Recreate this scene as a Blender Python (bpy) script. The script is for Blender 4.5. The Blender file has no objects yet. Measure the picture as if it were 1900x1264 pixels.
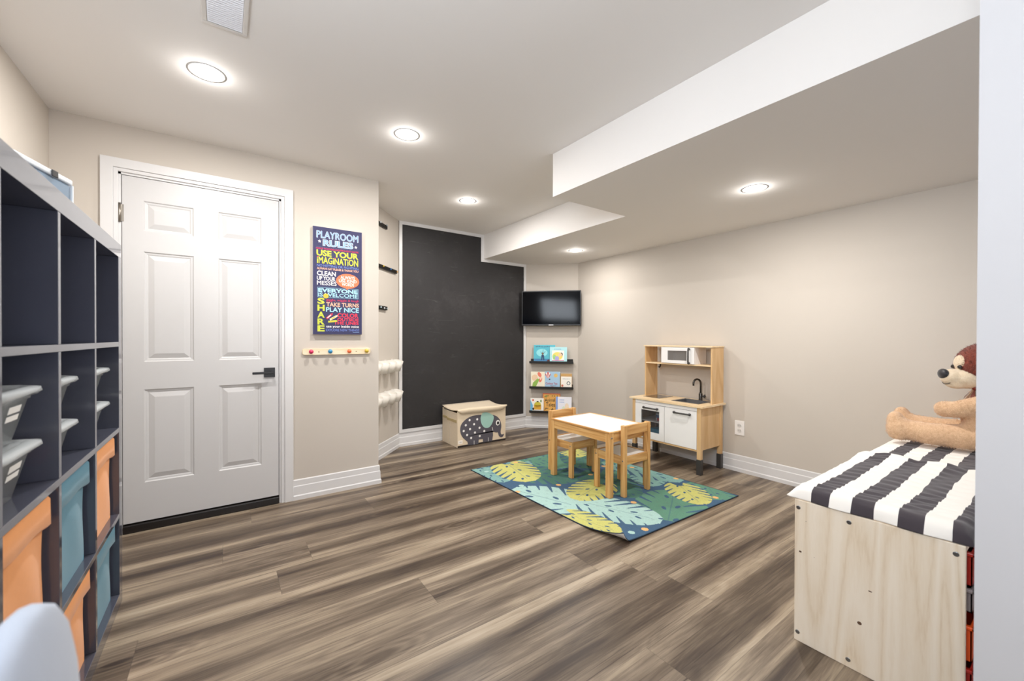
import bpy, bmesh, math, random
import numpy as np
from mathutils import Vector, Matrix
random.seed(7); np.random.seed(7)
SC = bpy.context.scene
COL = SC.collection
PI = math.pi

# ---------------------------------------------------------------- camera
def make_camera():
    f, pitch, roll, yaw, h = 755.2535, .0064, .0025, .6155, 1.1643
    fw = Vector((math.sin(yaw)*math.cos(pitch), math.cos(yaw)*math.cos(pitch), -math.sin(pitch)))
    r = Vector((math.cos(yaw), -math.sin(yaw), 0)); u = r.cross(fw)
    r2 = r*math.cos(roll)+u*math.sin(roll); u2 = -r*math.sin(roll)+u*math.cos(roll)
    cd = bpy.data.cameras.new('camera'); cam = bpy.data.objects.new('camera', cd); COL.objects.link(cam)
    cd.sensor_width = 36; cd.lens = f/1900*36; cd.clip_start = .02
    m = Matrix((r2, u2, -fw)).transposed().to_4x4(); m.translation = (0, 0, h)
    cam.matrix_world = m
    cd.dof.use_dof = True; cd.dof.focus_distance = 3.2; cd.dof.aperture_fstop = 3.2
    SC.camera = cam
make_camera()
SC.view_settings.view_transform = 'Standard'; SC.view_settings.look = 'None'
SC.view_settings.exposure = -0.08; SC.view_settings.gamma = 1; SC.view_settings.use_curve_mapping = False

# ---------------------------------------------------------------- world and large lights
wd = bpy.data.worlds.new('world'); SC.world = wd; wd.use_nodes = True
wd.node_tree.nodes['Background'].inputs[0].default_value = (.80, .88, 1, 1)
wd.node_tree.nodes['Background'].inputs[1].default_value = 1.6
P_POT, P_ADDED_LEFT, P_ADDED_REAR = 20.0, 46.0, 74.0
SC.cycles.diffuse_bounces = 8; SC.cycles.max_bounces = 14
def area(name, loc, target, sx, sy, power, color, shape='RECTANGLE'):
    ld = bpy.data.lights.new(name, 'AREA'); ld.shape = shape; ld.size = sx
    if shape == 'RECTANGLE': ld.size_y = sy
    ld.energy = power; ld.color = color
    o = bpy.data.objects.new(name, ld); COL.objects.link(o); o.location = loc
    o.rotation_euler = (Vector(target)-Vector(loc)).to_track_quat('-Z', 'Y').to_euler()
    return o
# added daylight lamps at the two unseen windows, tilted up to brighten the ceiling
area('added_daylight_left', (-.765, .30, 1.90), (3, .1, 2.45), 1.2, .5, P_ADDED_LEFT, (.85, .92, 1))
area('added_daylight_rear', (1.1, -2.18, 1.35), (1.1, 1.6, 2.9), 2.2, 1.5, P_ADDED_REAR, (.90, .94, 1))

# ---------------------------------------------------------------- room dimensions
H, S = 2.4068, 2.1173                       # ceiling and soffit heights
L, D, E_, R = -.777, 3.2706, 1.007, 3.679   # left wall, door wall, its end corner, right wall
F = (1.515, 4.234); G = (3.208, 4.234); T = (3.679, 3.747); A2 = (1.007, 3.695)
M_, Q, N_ = 1.815, 2.093, 2.562             # soffit faces
YB = -2.2                                   # rear wall

# ---------------------------------------------------------------- material helpers
def lin(c):
    if isinstance(c, str):
        c = c.lstrip('#'); c = [int(c[i:i+2], 16)/255 for i in (0, 2, 4)]
    return tuple([(x/12.92 if x <= .04045 else ((x+.055)/1.055)**2.4) for x in c[:3]])+(1,)
class NT:
    def __init__(s, name):
        s.m = bpy.data.materials.new(name); s.m.use_nodes = True; s.t = s.m.node_tree
        s.b = s.t.nodes['Principled BSDF']
    def n(s, kind, **kw):
        nd = s.t.nodes.new(kind)
        for k, v in kw.items():
            if k.startswith('i_'):
                key = k[2:]; key = int(key) if key.isdigit() else key
                s.put(nd.inputs[key], v)
            else: setattr(nd, k, v)
        return nd
    def put(s, inp, v):
        if isinstance(v, bpy.types.NodeSocket): s.t.links.new(v, inp)
        else: inp.default_value = v
    def math(s, op, a, b=0.0, c=None):
        nd = s.t.nodes.new('ShaderNodeMath'); nd.operation = op
        s.put(nd.inputs[0], a); s.put(nd.inputs[1], b)
        if c is not None: s.put(nd.inputs[2], c)
        return nd.outputs[0]
    def ramp(s, fac, stops, interp='LINEAR'):
        nd = s.t.nodes.new('ShaderNodeValToRGB'); s.put(nd.inputs[0], fac); cr = nd.color_ramp; cr.interpolation = interp
        while len(cr.elements) < len(stops): cr.elements.new(.5)
        for e, (p, c) in zip(cr.elements, stops): e.position = p; e.color = lin(c)
        return nd.outputs[0]
    def mix(s, fac, a, b, mode='MIX'):
        nd = s.t.nodes.new('ShaderNodeMix'); nd.data_type = 'RGBA'; nd.blend_type = mode
        s.put(nd.inputs[0], fac); s.put(nd.inputs[6], a); s.put(nd.inputs[7], b)
        return nd.outputs[2]
    def bump(s, h, strength=.3, dist=.002):
        nd = s.n('ShaderNodeBump', i_Strength=strength, i_Distance=dist, i_Height=h)
        s.t.links.new(nd.outputs[0], s.b.inputs['Normal'])
    def coord(s, scale=(1, 1, 1), which='Object'):
        tc = s.t.nodes.new('ShaderNodeTexCoord'); mp = s.t.nodes.new('ShaderNodeMapping')
        s.t.links.new(tc.outputs[which], mp.inputs[0]); mp.inputs['Scale'].default_value = scale
        return mp.outputs[0]
    def noise(s, vec, scale, detail=3, rough=.5, dist=0.0):
        nd = s.n('ShaderNodeTexNoise', i_Scale=scale, i_Detail=detail, i_Roughness=rough, i_Distortion=dist)
        s.t.links.new(vec, nd.inputs['Vector']); return nd.outputs[0]
MC = {}
def mat(name, col, rough=.5, metal=0.0, spec=.5, var=0.0, vscale=20, bump=0.0, bscale=200, bdist=.001, coat=0.0, emit=None, estr=0, alpha=None, trans=0.0, sheen=0.0):
    if name in MC: return MC[name]
    t = NT(name); b = t.b; c = lin(col)
    b.inputs['Base Color'].default_value = c; b.inputs['Roughness'].default_value = rough
    b.inputs['Metallic'].default_value = metal; b.inputs['Specular IOR Level'].default_value = spec
    b.inputs['Coat Weight'].default_value = coat; b.inputs['Coat Roughness'].default_value = .08
    b.inputs['Transmission Weight'].default_value = trans; b.inputs['Sheen Weight'].default_value = sheen
    co = t.coord()
    n = t.noise(co, vscale, 3)
    lo = tuple(x*(1-var) for x in c[:3])+(1,); hi = tuple(min(1, x*(1+var)) for x in c[:3])+(1,)
    t.put(b.inputs['Base Color'], t.mix(n, lo, hi))
    if bump: t.bump(t.noise(co, bscale, 2), bump, bdist)
    if emit: b.inputs['Emission Color'].default_value = lin(emit); b.inputs['Emission Strength'].default_value = estr
    if alpha is not None: b.inputs['Alpha'].default_value = alpha
    t.m.diffuse_color = c
    MC[name] = t.m; return t.m

def wood(name, dark, mid, light, axis='x', fine=60, rings=7, rough=.45, stretch=12, coat=0.0):
    if name in MC: return MC[name]
    t = NT(name); a = {'x': (1/stretch, 1, 1), 'y': (1, 1/stretch, 1), 'z': (1, 1, 1/stretch)}[axis]
    co = t.coord(a)
    big = t.noise(co, rings, 2, .5, .6)
    rg = t.math('FRACT', t.math('MULTIPLY', big, 7.0))
    rg = t.math('ABSOLUTE', t.math('SUBTRACT', rg, .5))
    fn = t.noise(co, fine*4, 4, .6)
    v = t.math('ADD', t.math('MULTIPLY', rg, .9), t.math('MULTIPLY', fn, .55))
    colr = t.ramp(v, [(.15, dark), (.45, mid), (.8, light)])
    t.put(t.b.inputs['Base Color'], colr); t.b.inputs['Roughness'].default_value = rough
    t.b.inputs['Coat Weight'].default_value = coat
    t.bump(fn, .12, .001); MC[name] = t.m; return t.m

def floor_material():
    t = NT('vinyl_plank_floor'); co = t.coord()
    sp = t.n('ShaderNodeSeparateXYZ'); t.put(sp.inputs[0], co); x, y = sp.outputs[0], sp.outputs[1]
    W, LN = .2295, 1.83
    yy = t.math('DIVIDE', t.math('SUBTRACT', y, 1.639), W); row = t.math('FLOOR', yy); fy = t.math('FRACT', yy)
    wn = t.n('ShaderNodeTexWhiteNoise', noise_dimensions='1D'); t.put(wn.inputs['W'], row)
    xx = t.math('DIVIDE', t.math('ADD', x, t.math('MULTIPLY', wn.outputs[0], LN)), LN)
    pl = t.math('FLOOR', xx); fx = t.math('FRACT', xx)
    pid = t.math('ADD', t.math('MULTIPLY', row, 17.13), t.math('MULTIPLY', pl, 5.71))
    w2 = t.n('ShaderNodeTexWhiteNoise', noise_dimensions='1D'); t.put(w2.inputs['W'], pid)
    # broad heartwood bands, shifted for each plank
    def vec(kx, ky, kz):
        cv = t.n('ShaderNodeCombineXYZ'); t.put(cv.inputs[0], t.math('MULTIPLY', x, kx)); t.put(cv.inputs[1], t.math('MULTIPLY', y, ky)); t.put(cv.inputs[2], t.math('MULTIPLY', pid, kz)); return cv.outputs[0]
    g1 = t.noise(vec(.36, 6.8, 3.7), 1.5, 3, .5, .35)
    g2 = t.noise(vec(2.2, 60, 1.0), 2.2, 5, .7, .2)
    g3 = t.noise(vec(.8, 7.5, 1.9), 1.5, 2, .45, .9)
    g4 = t.noise(vec(1.3, 16, 2.3), 1.6, 4, .6, .5)
    rg = t.math('ABSOLUTE', t.math('SUBTRACT', t.math('FRACT', t.math('MULTIPLY', g3, 9.0)), .5))
    # knots
    vo = t.n('ShaderNodeTexVoronoi', i_Scale=1.0, feature='F1'); t.put(vo.inputs['Vector'], vec(1.15, 3.9, 5.3)); vo.inputs['Randomness'].default_value = .9
    kd = vo.outputs['Distance']
    kn = t.math('POWER', t.math('MAXIMUM', t.math('SUBTRACT', 1.0, t.math('MULTIPLY', kd, 5.5)), 0.0), 2.0)
    kr = t.math('MULTIPLY', t.math('SINE', t.math('MULTIPLY', kd, 95.0)), t.math('MAXIMUM', t.math('SUBTRACT', .55, t.math('MULTIPLY', kd, 1.7)), 0.0))
    v = t.math('MULTIPLY', t.math('SUBTRACT', g1, .5), 1.35)
    v = t.math('ADD', v, t.math('ADD', .51, t.math('MULTIPLY', t.math('SUBTRACT', g2, .5), .50)))
    v = t.math('ADD', v, t.math('MULTIPLY', t.math('SUBTRACT', rg, .25), .14))
    v = t.math('ADD', v, t.math('MULTIPLY', t.math('SUBTRACT', g4, .5), .45))
    g5 = t.noise(vec(1.1, 120, 4.1), 1.8, 3, .6, .1)
    v = t.math('SUBTRACT', v, t.math('MULTIPLY', t.math('MAXIMUM', t.math('SUBTRACT', g5, .58), 0.0), 2.2))
    v = t.math('ADD', v, t.math('MULTIPLY', kr, .22))
    wob = t.math('ADD', fy, t.math('MULTIPLY', t.math('SUBTRACT', t.noise(vec(.9, 1.2, 7.7), 1.4, 3, .55, .2), .5), .75))
    core = t.math('COSINE', t.math('MULTIPLY', t.math('SUBTRACT', wob, .5), 6.2832))
    v = t.math('SUBTRACT', v, t.math('MULTIPLY', core, .125))
    v = t.math('SUBTRACT', v, t.math('MULTIPLY', kn, .55))
    v = t.math('ADD', v, t.math('MULTIPLY', t.math('SUBTRACT', w2.outputs[0], .5), .05))
    c = t.ramp(v, [(.14, '#372b24'), (.34, '#54473a'), (.54, '#736556'), (.74, '#958672'), (.95, '#ae9f8b')])
    ge = t.math('MAXIMUM', t.math('GREATER_THAN', t.math('ABSOLUTE', t.math('SUBTRACT', fy, .5)), .4945),
                t.math('GREATER_THAN', t.math('ABSOLUTE', t.math('SUBTRACT', fx, .5)), .4992))
    c = t.mix(t.math('MULTIPLY', ge, .28), c, lin('#2a211c'))
    t.put(t.b.inputs['Base Color'], c)
    t.put(t.b.inputs['Roughness'], t.math('ADD', t.math('MULTIPLY', g2, .18), .30))
    t.b.inputs['Specular IOR Level'].default_value = .45
    t.bump(t.math('SUBTRACT', t.math('MULTIPLY', g2, .5), ge), .25, .0012)
    return t.m

def board_material():
    t = NT('chalkboard_paint'); co = t.coord()
    a = t.noise(co, 1.7, 6, .65, .4); b_ = t.noise(co, 9, 5, .7, 1.5)
    v = t.math('ADD', t.math('MULTIPLY', a, .75), t.math('MULTIPLY', b_, .25))
    cr = t.ramp(v, [(.35, '#1e1c1d'), (.55, '#272526'), (.75, '#3d3a3b')])
    st = t.coord((1, 1, 1)); mp = t.t.nodes['Mapping.001'] if 'Mapping.001' in t.t.nodes else None
    if mp: mp.inputs['Rotation'].default_value = (0, -.45, 0); mp.inputs['Scale'].default_value = (2.2, 1, 14)
    s = t.noise(st, 1.6, 4, .7, .8)
    k = t.math('MULTIPLY', t.math('MAXIMUM', t.math('SUBTRACT', s, .62), 0.0), .7)
    cr = t.mix(k, cr, lin('#a8a6a3'))
    t.put(t.b.inputs['Base Color'], cr); t.b.inputs['Roughness'].default_value = .62
    return t.m

MW = mat('greige_wall_paint', '#c8c0b6', .75, spec=.3, var=.015, vscale=3, bump=.08, bscale=350)
MCL = mat('white_ceiling_paint', '#eae7e4', .8, spec=.25, var=.01, vscale=2, bump=.06, bscale=300)
MWT = mat('white_trim_paint', '#d9d8d8', .35, spec=.5, var=.01)
MDOOR = mat('white_door_paint', '#cccbcb', .38, spec=.5, var=.01, bump=.05, bscale=500)
MBLK = mat('black_satin', '#17161a', .4)
MBLACKWOOD = mat('black_stained_wood', '#15130f', .45, var=.1)
MFLOOR = floor_material()

# ---------------------------------------------------------------- mesh helpers
class MB:
    def __init__(s): s.v = []; s.f = []; s.m = []; s.sm = []; s.xf = None
    def add(s, vs, fs, mi=0, smooth=False):
        b = len(s.v)
        if s.xf is not None: vs = [tuple(s.xf @ Vector(v)) for v in vs]
        s.v += [tuple(v) for v in vs]
        for f in fs: s.f.append([b+i for i in f]); s.m.append(mi); s.sm.append(smooth)
        return s
    def box(s, x0, x1, y0, y1, z0, z1, mi=0):
        return s.add([(x0,y0,z0),(x1,y0,z0),(x1,y1,z0),(x0,y1,z0),(x0,y0,z1),(x1,y0,z1),(x1,y1,z1),(x0,y1,z1)],
                     [(0,3,2,1),(4,5,6,7),(0,1,5,4),(1,2,6,5),(2,3,7,6),(3,0,4,7)], mi)
    def prism(s, poly, lo, hi, axis='z', mi=0, smooth=False):
        n = len(poly)
        def P(p, t): return {'z': (p[0], p[1], t), 'y': (p[0], t, p[1]), 'x': (t, p[0], p[1])}[axis]
        vs = [P(p, lo) for p in poly]+[P(p, hi) for p in poly]
        fs = [list(range(n))[::-1], list(range(n, 2*n))]+[(i, (i+1) % n, n+(i+1) % n, n+i) for i in range(n)]
        b = len(s.f); s.add(vs, fs, mi)
        return s
    def tube(s, pts, rad, n=10, mi=0, cap=True):
        pts = [Vector(p) for p in pts]; rs = rad if isinstance(rad, (list, tuple)) else [rad]*len(pts)
        vs = []; up = None
        for i, p in enumerate(pts):
            t = (pts[min(i+1, len(pts)-1)]-pts[max(i-1, 0)]).normalized()
            if up is None: up = t.orthogonal().normalized()
            up = (up-t*up.dot(t)).normalized(); w = t.cross(up)
            for k in range(n):
                a = 2*PI*k/n; vs.append(p+(up*math.cos(a)+w*math.sin(a))*rs[i])
        fs = [(i*n+k, i*n+(k+1) % n, (i+1)*n+(k+1) % n, (i+1)*n+k) for i in range(len(pts)-1) for k in range(n)]
        s.add(vs, fs, mi, True)
        if cap:
            m = len(pts)
            s.add([vs[k] for k in range(n)], [list(range(n))[::-1]], mi); s.add([vs[(m-1)*n+k] for k in range(n)], [list(range(n))], mi)
        return s
    def lathe(s, prof, c, n=20, mi=0, axis='z'):
        vs = []
        for r, z in prof:
            for k in range(n):
                a = 2*PI*k/n
                q = {'z': (r*math.cos(a), r*math.sin(a), z), 'y': (r*math.cos(a), z, r*math.sin(a)), 'x': (z, r*math.cos(a), r*math.sin(a))}[axis]
                vs.append((c[0]+q[0], c[1]+q[1], c[2]+q[2]))
        m = len(prof)
        fs = [(i*n+k, i*n+(k+1) % n, (i+1)*n+(k+1) % n, (i+1)*n+k) for i in range(m-1) for k in range(n)]
        return s.add(vs, fs, mi, True)
    def ball(s, c, r, n=14, mi=0, sc=(1, 1, 1)):
        vs = []; m = n//2
        for i in range(m+1):
            th = PI*i/m
            for k in range(n):
                a = 2*PI*k/n; vs.append((c[0]+r*sc[0]*math.sin(th)*math.cos(a), c[1]+r*sc[1]*math.sin(th)*math.sin(a), c[2]+r*sc[2]*math.cos(th)))
        return s.add(vs, [(i*n+k, (i+1)*n+k, (i+1)*n+(k+1) % n, i*n+(k+1) % n) for i in range(m) for k in range(n)], mi, True)
    def build(s, name, mats, parent=None, bevel=0, seg=2, loc=None, fix=True):
        me = bpy.data.meshes.new(name); me.from_pydata(s.v, [], s.f)
        if not isinstance(mats, (list, tuple)): mats = [mats]
        for m in mats: me.materials.append(m)
        me.polygons.foreach_set('material_index', s.m); me.polygons.foreach_set('use_smooth', s.sm)
        if fix:
            bm = bmesh.new(); bm.from_mesh(me); bmesh.ops.remove_doubles(bm, verts=bm.verts, dist=1e-6)
            bmesh.ops.recalc_face_normals(bm, faces=bm.faces); bm.to_mesh(me); bm.free()
        o = bpy.data.objects.new(name, me); COL.objects.link(o)
        if parent: o.parent = parent
        if loc: o.location = loc
        if bevel:
            md = o.modifiers.new('bevel', 'BEVEL'); md.width = bevel; md.segments = seg; md.limit_method = 'ANGLE'; md.angle_limit = .6
        return o
def tag(o, label, cat, group=None):
    o['label'] = label; o['category'] = cat
    if group: o['group'] = group
    return o
def thing(name, label, cat, loc=(0, 0, 0), rz=0, group=None):
    o = bpy.data.objects.new(name, None); COL.objects.link(o); o.location = loc; o.rotation_euler = (0, 0, rz)
    o.empty_display_size = .05
    return tag(o, label, cat, group)
def struct(o): o['kind'] = 'structure'; return o
def copy_thing(root, loc=None, rz=None, label=None):
    c = root.copy(); COL.objects.link(c)
    def rec(src, dst):
        for ch in [x for x in bpy.data.objects if x.parent == src]:
            d = ch.copy(); COL.objects.link(d); d.parent = dst; rec(ch, d)
    rec(root, c)
    if loc is not None: c.location = loc
    if rz is not None: c.rotation_euler = (0, 0, rz)
    if label: c['label'] = label
    return c
_tc = {}
def text_geo(s, bold=0.0):
    key = (s, bold)
    if key not in _tc:
        cu = bpy.data.curves.new('t', 'FONT'); cu.body = s; cu.offset = bold; cu.resolution_u = 3
        o = bpy.data.objects.new('t', cu); COL.objects.link(o)
        bpy.context.view_layer.update()
        dg = bpy.context.evaluated_depsgraph_get(); me = o.evaluated_get(dg).to_mesh()
        vs = [tuple(v.co) for v in me.vertices]; fs = [tuple(p.vertices) for p in me.polygons]
        o.evaluated_get(dg).to_mesh_clear(); bpy.data.objects.remove(o); bpy.data.curves.remove(cu)
        _tc[key] = (vs, fs)
    return _tc[key]
def put_text(mb, s, x0, x1, z0, z1, y, mi, bold=.0, rot=0, arch=0):
    """text fitted into the rectangle x0..x1, z0..z1 of the plane y"""
    if 'M' in s and bold > 0:      # letters whose thickened outline would cross itself: thicken by repeating
        k = bold*(z1-z0)*.75
        for i, (dx, dz) in enumerate(((-k, 0), (k, 0), (0, k), (0, -k))): put_text(mb, s, x0+dx+k, x1+dx-k, z0+dz+k, z1+dz-k, y-.00004*i, mi, 0, rot, arch)
        return
    vs, fs = text_geo(s, bold)
    if not vs: return
    a = min(v[0] for v in vs); b = max(v[0] for v in vs); c = min(v[1] for v in vs); d = max(v[1] for v in vs)
    out = []
    for v in vs:
        u = (v[0]-a)/(b-a); w = (v[1]-c)/(d-c)
        X = x0+u*(x1-x0); Z = z0+w*(z1-z0)+arch*(1-(2*u-1)**2)
        if rot:
            cx, cz = (x0+x1)/2, (z0+z1)/2; dx, dz = X-cx, Z-cz
            X = cx+dx*math.cos(rot)-dz*math.sin(rot); Z = cz+dx*math.sin(rot)+dz*math.cos(rot)
        out.append((X, y, Z))
    mb.add(out, fs, mi)
def flat(mb, poly, y, mi):   # a flat printed shape on the plane y
    mb.add([(p[0], y, p[1]) for p in poly], [list(range(len(poly)))], mi)
def ell(cx, cz, rx, rz, n=24, rot=0):
    return [(cx+rx*math.cos(2*PI*i/n)*math.cos(rot)-rz*math.sin(2*PI*i/n)*math.sin(rot), cz+rx*math.cos(2*PI*i/n)*math.sin(rot)+rz*math.sin(2*PI*i/n)*math.cos(rot)) for i in range(n)]
def solid_from(mb, name, mats, parent, voxel=.008, smooth=6, sub=0):
    """several overlapping closed shapes fused into ONE continuous skin"""
    o = mb.build('tmp', mats, None, fix=False)
    m = o.modifiers.new('r', 'REMESH'); m.mode = 'VOXEL'; m.voxel_size = voxel; m.use_smooth_shade = True
    if smooth:
        k = o.modifiers.new('s', 'SMOOTH'); k.iterations = smooth; k.factor = .5
    bpy.context.view_layer.update()
    dg = bpy.context.evaluated_depsgraph_get(); me = bpy.data.meshes.new_from_object(o.evaluated_get(dg))
    bpy.data.objects.remove(o)
    me.name = name; me.materials.clear()
    for q in (mats if isinstance(mats, (list, tuple)) else [mats]): me.materials.append(q)
    p = bpy.data.objects.new(name, me); COL.objects.link(p)
    if parent: p.parent = parent
    me.polygons.foreach_set('use_smooth', [True]*len(me.polygons))
    return p

# ================================================================ THE SETTING
PLAN = [(L, YB), (R, YB), (R, T[1]), G, F, A2, (E_, D), (L, D)]
struct(MB().box(L-.3, R+.3, YB-.3, 4.6, -.12, 0).build('floor', MFLOOR))
struct(MB().box(L-.3, R+.3, YB-.3, 4.6, H, H+.12).build('ceiling', MCL))
struct(MB().prism([(M_, YB), (R, YB), (R, T[1]), G, (N_, G[1]), (N_, Q), (M_, Q)], S, H-.0005).build('ceiling_soffit', MCL))
def wall(name, p, q, z1=H, th=.1, holes=()):
    """a wall whose room side runs p->q with the room on its left; holes = (s0,s1,z0,z1)"""
    p = Vector(p+(0,)); q = Vector(q+(0,)); d = (q-p); ln = d.length; d.normalize(); n = Vector((d.y, -d.x, 0))
    mb = MB(); mb.xf = Matrix(((d.x, n.x, 0, p.x), (d.y, n.y, 0, p.y), (0, 0, 1, 0), (0, 0, 0, 1)))
    segs = []
    s = 0
    for (a, b, c, e) in sorted(holes):
        segs.append((s, a, 0, z1))
        if c > 0: segs.append((a, b, 0, c))
        if e < z1: segs.append((a, b, e, z1))
        s = b
    segs.append((s, ln, 0, z1))
    for a, b, c, e in segs: mb.box(a, b, 0, th, c, e)
    return struct(mb.build(name, MW))
DX0, DX1, DZ = -.503, .327, 2.130
wall('wall_left', (L, D), (L, YB), holes=[(D-.95, D+.35, 1.60, 2.20)])
wall('wall_rear', (L, YB), (R, YB), holes=[(.77, 2.98, .6, 2.1)])
wall('wall_right', (R, YB), (R, T[1]))
wall('wall_television', T, G)
wall('wall_chalkboard', G, F)
wall('wall_angled', F, A2)
wall('wall_return', A2, (E_, D+.1), th=.05)
wall('wall_door_side', (E_, D), (L, D), holes=[(E_-DX1, E_-DX0, 0, DZ)])
struct(MB().box(DX0-.05, DX1+.05, D+.1, D+.12, 0, DZ+.05).build('wall_behind_door', MBLK))
# the short partition at the right edge of the picture
struct(MB().box(1.40, 1.52, YB+.01, .146, 0, H-.001).build('wall_partition', mat('partition_paint', '#bcbbbd', .7, bump=.08, bscale=400)))

# unseen windows added behind the camera to bring in daylight (frames and panes)
def window(name, cx, cy, z0, z1, half, along):
    fr = MB()
    def bx(a0, a1, b0, b1):
        if along == 'x': fr.box(cx+a0, cx+a1, cy-.03, cy+.03, b0, b1)
        else: fr.box(cx-.03, cx+.03, cy+a0, cy+a1, b0, b1)
    t = .05
    bx(-half, half, z0, z0+t); bx(-half, half, z1-t, z1); bx(-half, -half+t, z0, z1); bx(half-t, half, z0, z1); bx(-t/2, t/2, z0, z1)
    o = struct(fr.build(name, MWT))
    g = MB()
    if along == 'x': g.box(cx-half+t, cx+half-t, cy-.004, cy+.004, z0+t, z1-t)
    else: g.box(cx-.004, cx+.004, cy-half+t, cy+half-t, z0+t, z1-t)
    g.build('pane', mat('window_glass', '#ffffff', .02, trans=1.0), o)
window('added_window_1', L-.06, .30, 1.60, 2.20, .65, 'y')
window('added_window_2', 1.1, YB-.06, .6, 2.1, 1.105, 'x')

# baseboards with a stepped profile
PROF = [(0, 0), (.018, 0), (.018, .028), (.013, .036), (.011, .095), (.008, .102), (.007, .138), (.003, .144), (0, .144)]
def baseboard(name, path):
    """path of plan points with the room on the left"""
    pts = [Vector(p) for p in path]; n = len(pts); mb = MB(); vs = []
    for i, p in enumerate(pts):
        ds = []
        if i > 0: ds.append((pts[i]-pts[i-1]).normalized())
        if i < n-1: ds.append((pts[i+1]-pts[i]).normalized())
        ns = [Vector((-d.y, d.x)) for d in ds]
        b = sum(ns, Vector((0, 0))).normalized(); k = 1/max(.3, b.dot(ns[0]))
        for o_, z in PROF: q = p+b*k*(o_+.0005); vs.append((q.x, q.y, z+.0005))
    m = len(PROF)
    fs = [(i*m+j, i*m+(j+1) % m, (i+1)*m+(j+1) % m, (i+1)*m+j) for i in range(n-1) for j in range(m)]
    fs += [list(range(m)), [(n-1)*m+j for j in range(m)][::-1]]
    mb.add(vs, fs); return struct(mb.build(name, MWT))
CO0, CO1 = -.584, .4007
baseboard('baseboard_right', [(R, .3), (R, T[1]-.0), ])
baseboard('baseboard_television', [T, G])
baseboard('baseboard_chalkboard', [G, F])
baseboard('baseboard_angled', [F, A2])
baseboard('baseboard_door_side', [A2, (E_, D), (CO1+.001, D)])
baseboard('baseboard_left', [(CO0-.001, D), (L, D), (L, D-.3)])

# door: casing, threshold, six-panel door
def casing():
    mb = MB(); y0 = D
    w = [(0, .010), (.018, .012), (.022, .018), (.075, .022), (.083, .012)]
    a, b, c = DX0+.012, DX1-.012, DZ-.012
    # inner stop, flat board, thin outer edge
    def U(o0, o1, th):
        x0, x1, z1 = DX0-o1+.02, DX1+o1-.02, DZ+o1-.02
        i0, i1, iz = DX0-o0+.02, DX1+o0-.02, DZ+o0-.02
        mb.prism([(x0, .0005), (i0, .0005), (i0, iz), (i1, iz), (i1, .0005), (x1, .0005), (x1, z1), (x0, z1)], y0-th, y0-.0002, 'y')
    U(.020, .040, .012); U(.040, .094, .020)
    return struct(mb.build('trim_1', MWT, bevel=.002))
casing()
fr = MB().box(DX0-.0, DX0+.012, D-.001, D+.1, .001, DZ).box(DX1-.012, DX1, D-.001, D+.1, .001, DZ).box(DX0, DX1, D-.001, D+.1, DZ-.012, DZ)
struct(fr.build('trim_2', MWT))
struct(MB().box(DX0+.013, DX1-.013, D-.012, D+.09, .0, .048).build('threshold', mat('dark_threshold', '#1b1716', .35), bevel=.006))
dr = struct(bpy.data.objects.new('door_1', None)); COL.objects.link(dr); dr.location = (DX0+.015, D+.004, .056)
def door_slab():
    w, h = DX1-DX0-.03, DZ-.012-.003-.056; ox, oz = -(DX0+.015), -.056
    px = [(-.394+ox, -.156+ox), (-.030+ox, .209+ox)]; pz = [(.288+oz, .848+oz), (1.015+oz, 1.677+oz), (1.800+oz, 1.981+oz)]
    xs = [0, px[0][0], px[0][1], px[1][0], px[1][1], w]; zs = [0, pz[0][0], pz[0][1], pz[1][0], pz[1][1], pz[2][0], pz[2][1], h]
    mb = MB(); P = lambda x, z, y=0: (x, y, z)
    for i in range(5):
        for j in range(7):
            x0, x1, z0, z1 = xs[i], xs[i+1], zs[j], zs[j+1]
            if i in (1, 3) and j in (1, 3, 5):
                rings = [(0, 0), (.006, .006), (.014, .007), (.020, .010), (.047, .0015), (.050, .001)]
                prev = None
                for d, y in rings:
                    cur = [P(x0+d, z0+d, y), P(x1-d, z0+d, y), P(x1-d, z1-d, y), P(x0+d, z1-d, y)]
                    if prev: mb.add(prev+cur, [(k, (k+1) % 4, 4+(k+1) % 4, 4+k) for k in range(4)])
                    prev = cur
                mb.add(prev, [(0, 1, 2, 3)])
            else: mb.add([P(x0, z0), P(x1, z0), P(x1, z1), P(x0, z1)], [(0, 1, 2, 3)])
    mb.add([P(0, 0), P(w, 0), P(w, h), P(0, h), P(0, 0, .035), P(w, 0, .035), P(w, h, .035), P(0, h, .035)], [(0, 1, 5, 4), (1, 2, 6, 5), (2, 3, 7, 6), (3, 0, 4, 7), (4, 5, 6, 7)])
    mb.build('door_panel', MDOOR, dr)
    hx, hz = .256+ox, .921+oz
    m = MB().box(hx-.033, hx+.033, -.008, 0, hz-.033, hz+.033)
    o = m.build('handle_plate', MBLK, dr, bevel=.002)
    MB().tube([(hx+.012, -.008, hz), (hx+.012, -.045, hz)], .010, 12).box(hx-.102, hx+.022, -.052, -.042, hz-.008, hz+.008).build('handle_lever', MBLK, dr, bevel=.003)
    for z in (1.893,):
        MB().tube([(-.009, -.008, z-.055+oz), (-.009, -.008, z+.055+oz)], .007, 10).box(-.010, .008, -.003, .0, z-.05+oz, z+.05+oz).build('hinge', mat('nickel', '#a9a39a', .3, metal=1), dr)
    MB().box(w+.0005, w+.003, .005, .03, hz-.03, hz+.03).build('latch_plate', MBLK, dr)
door_slab()

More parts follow.
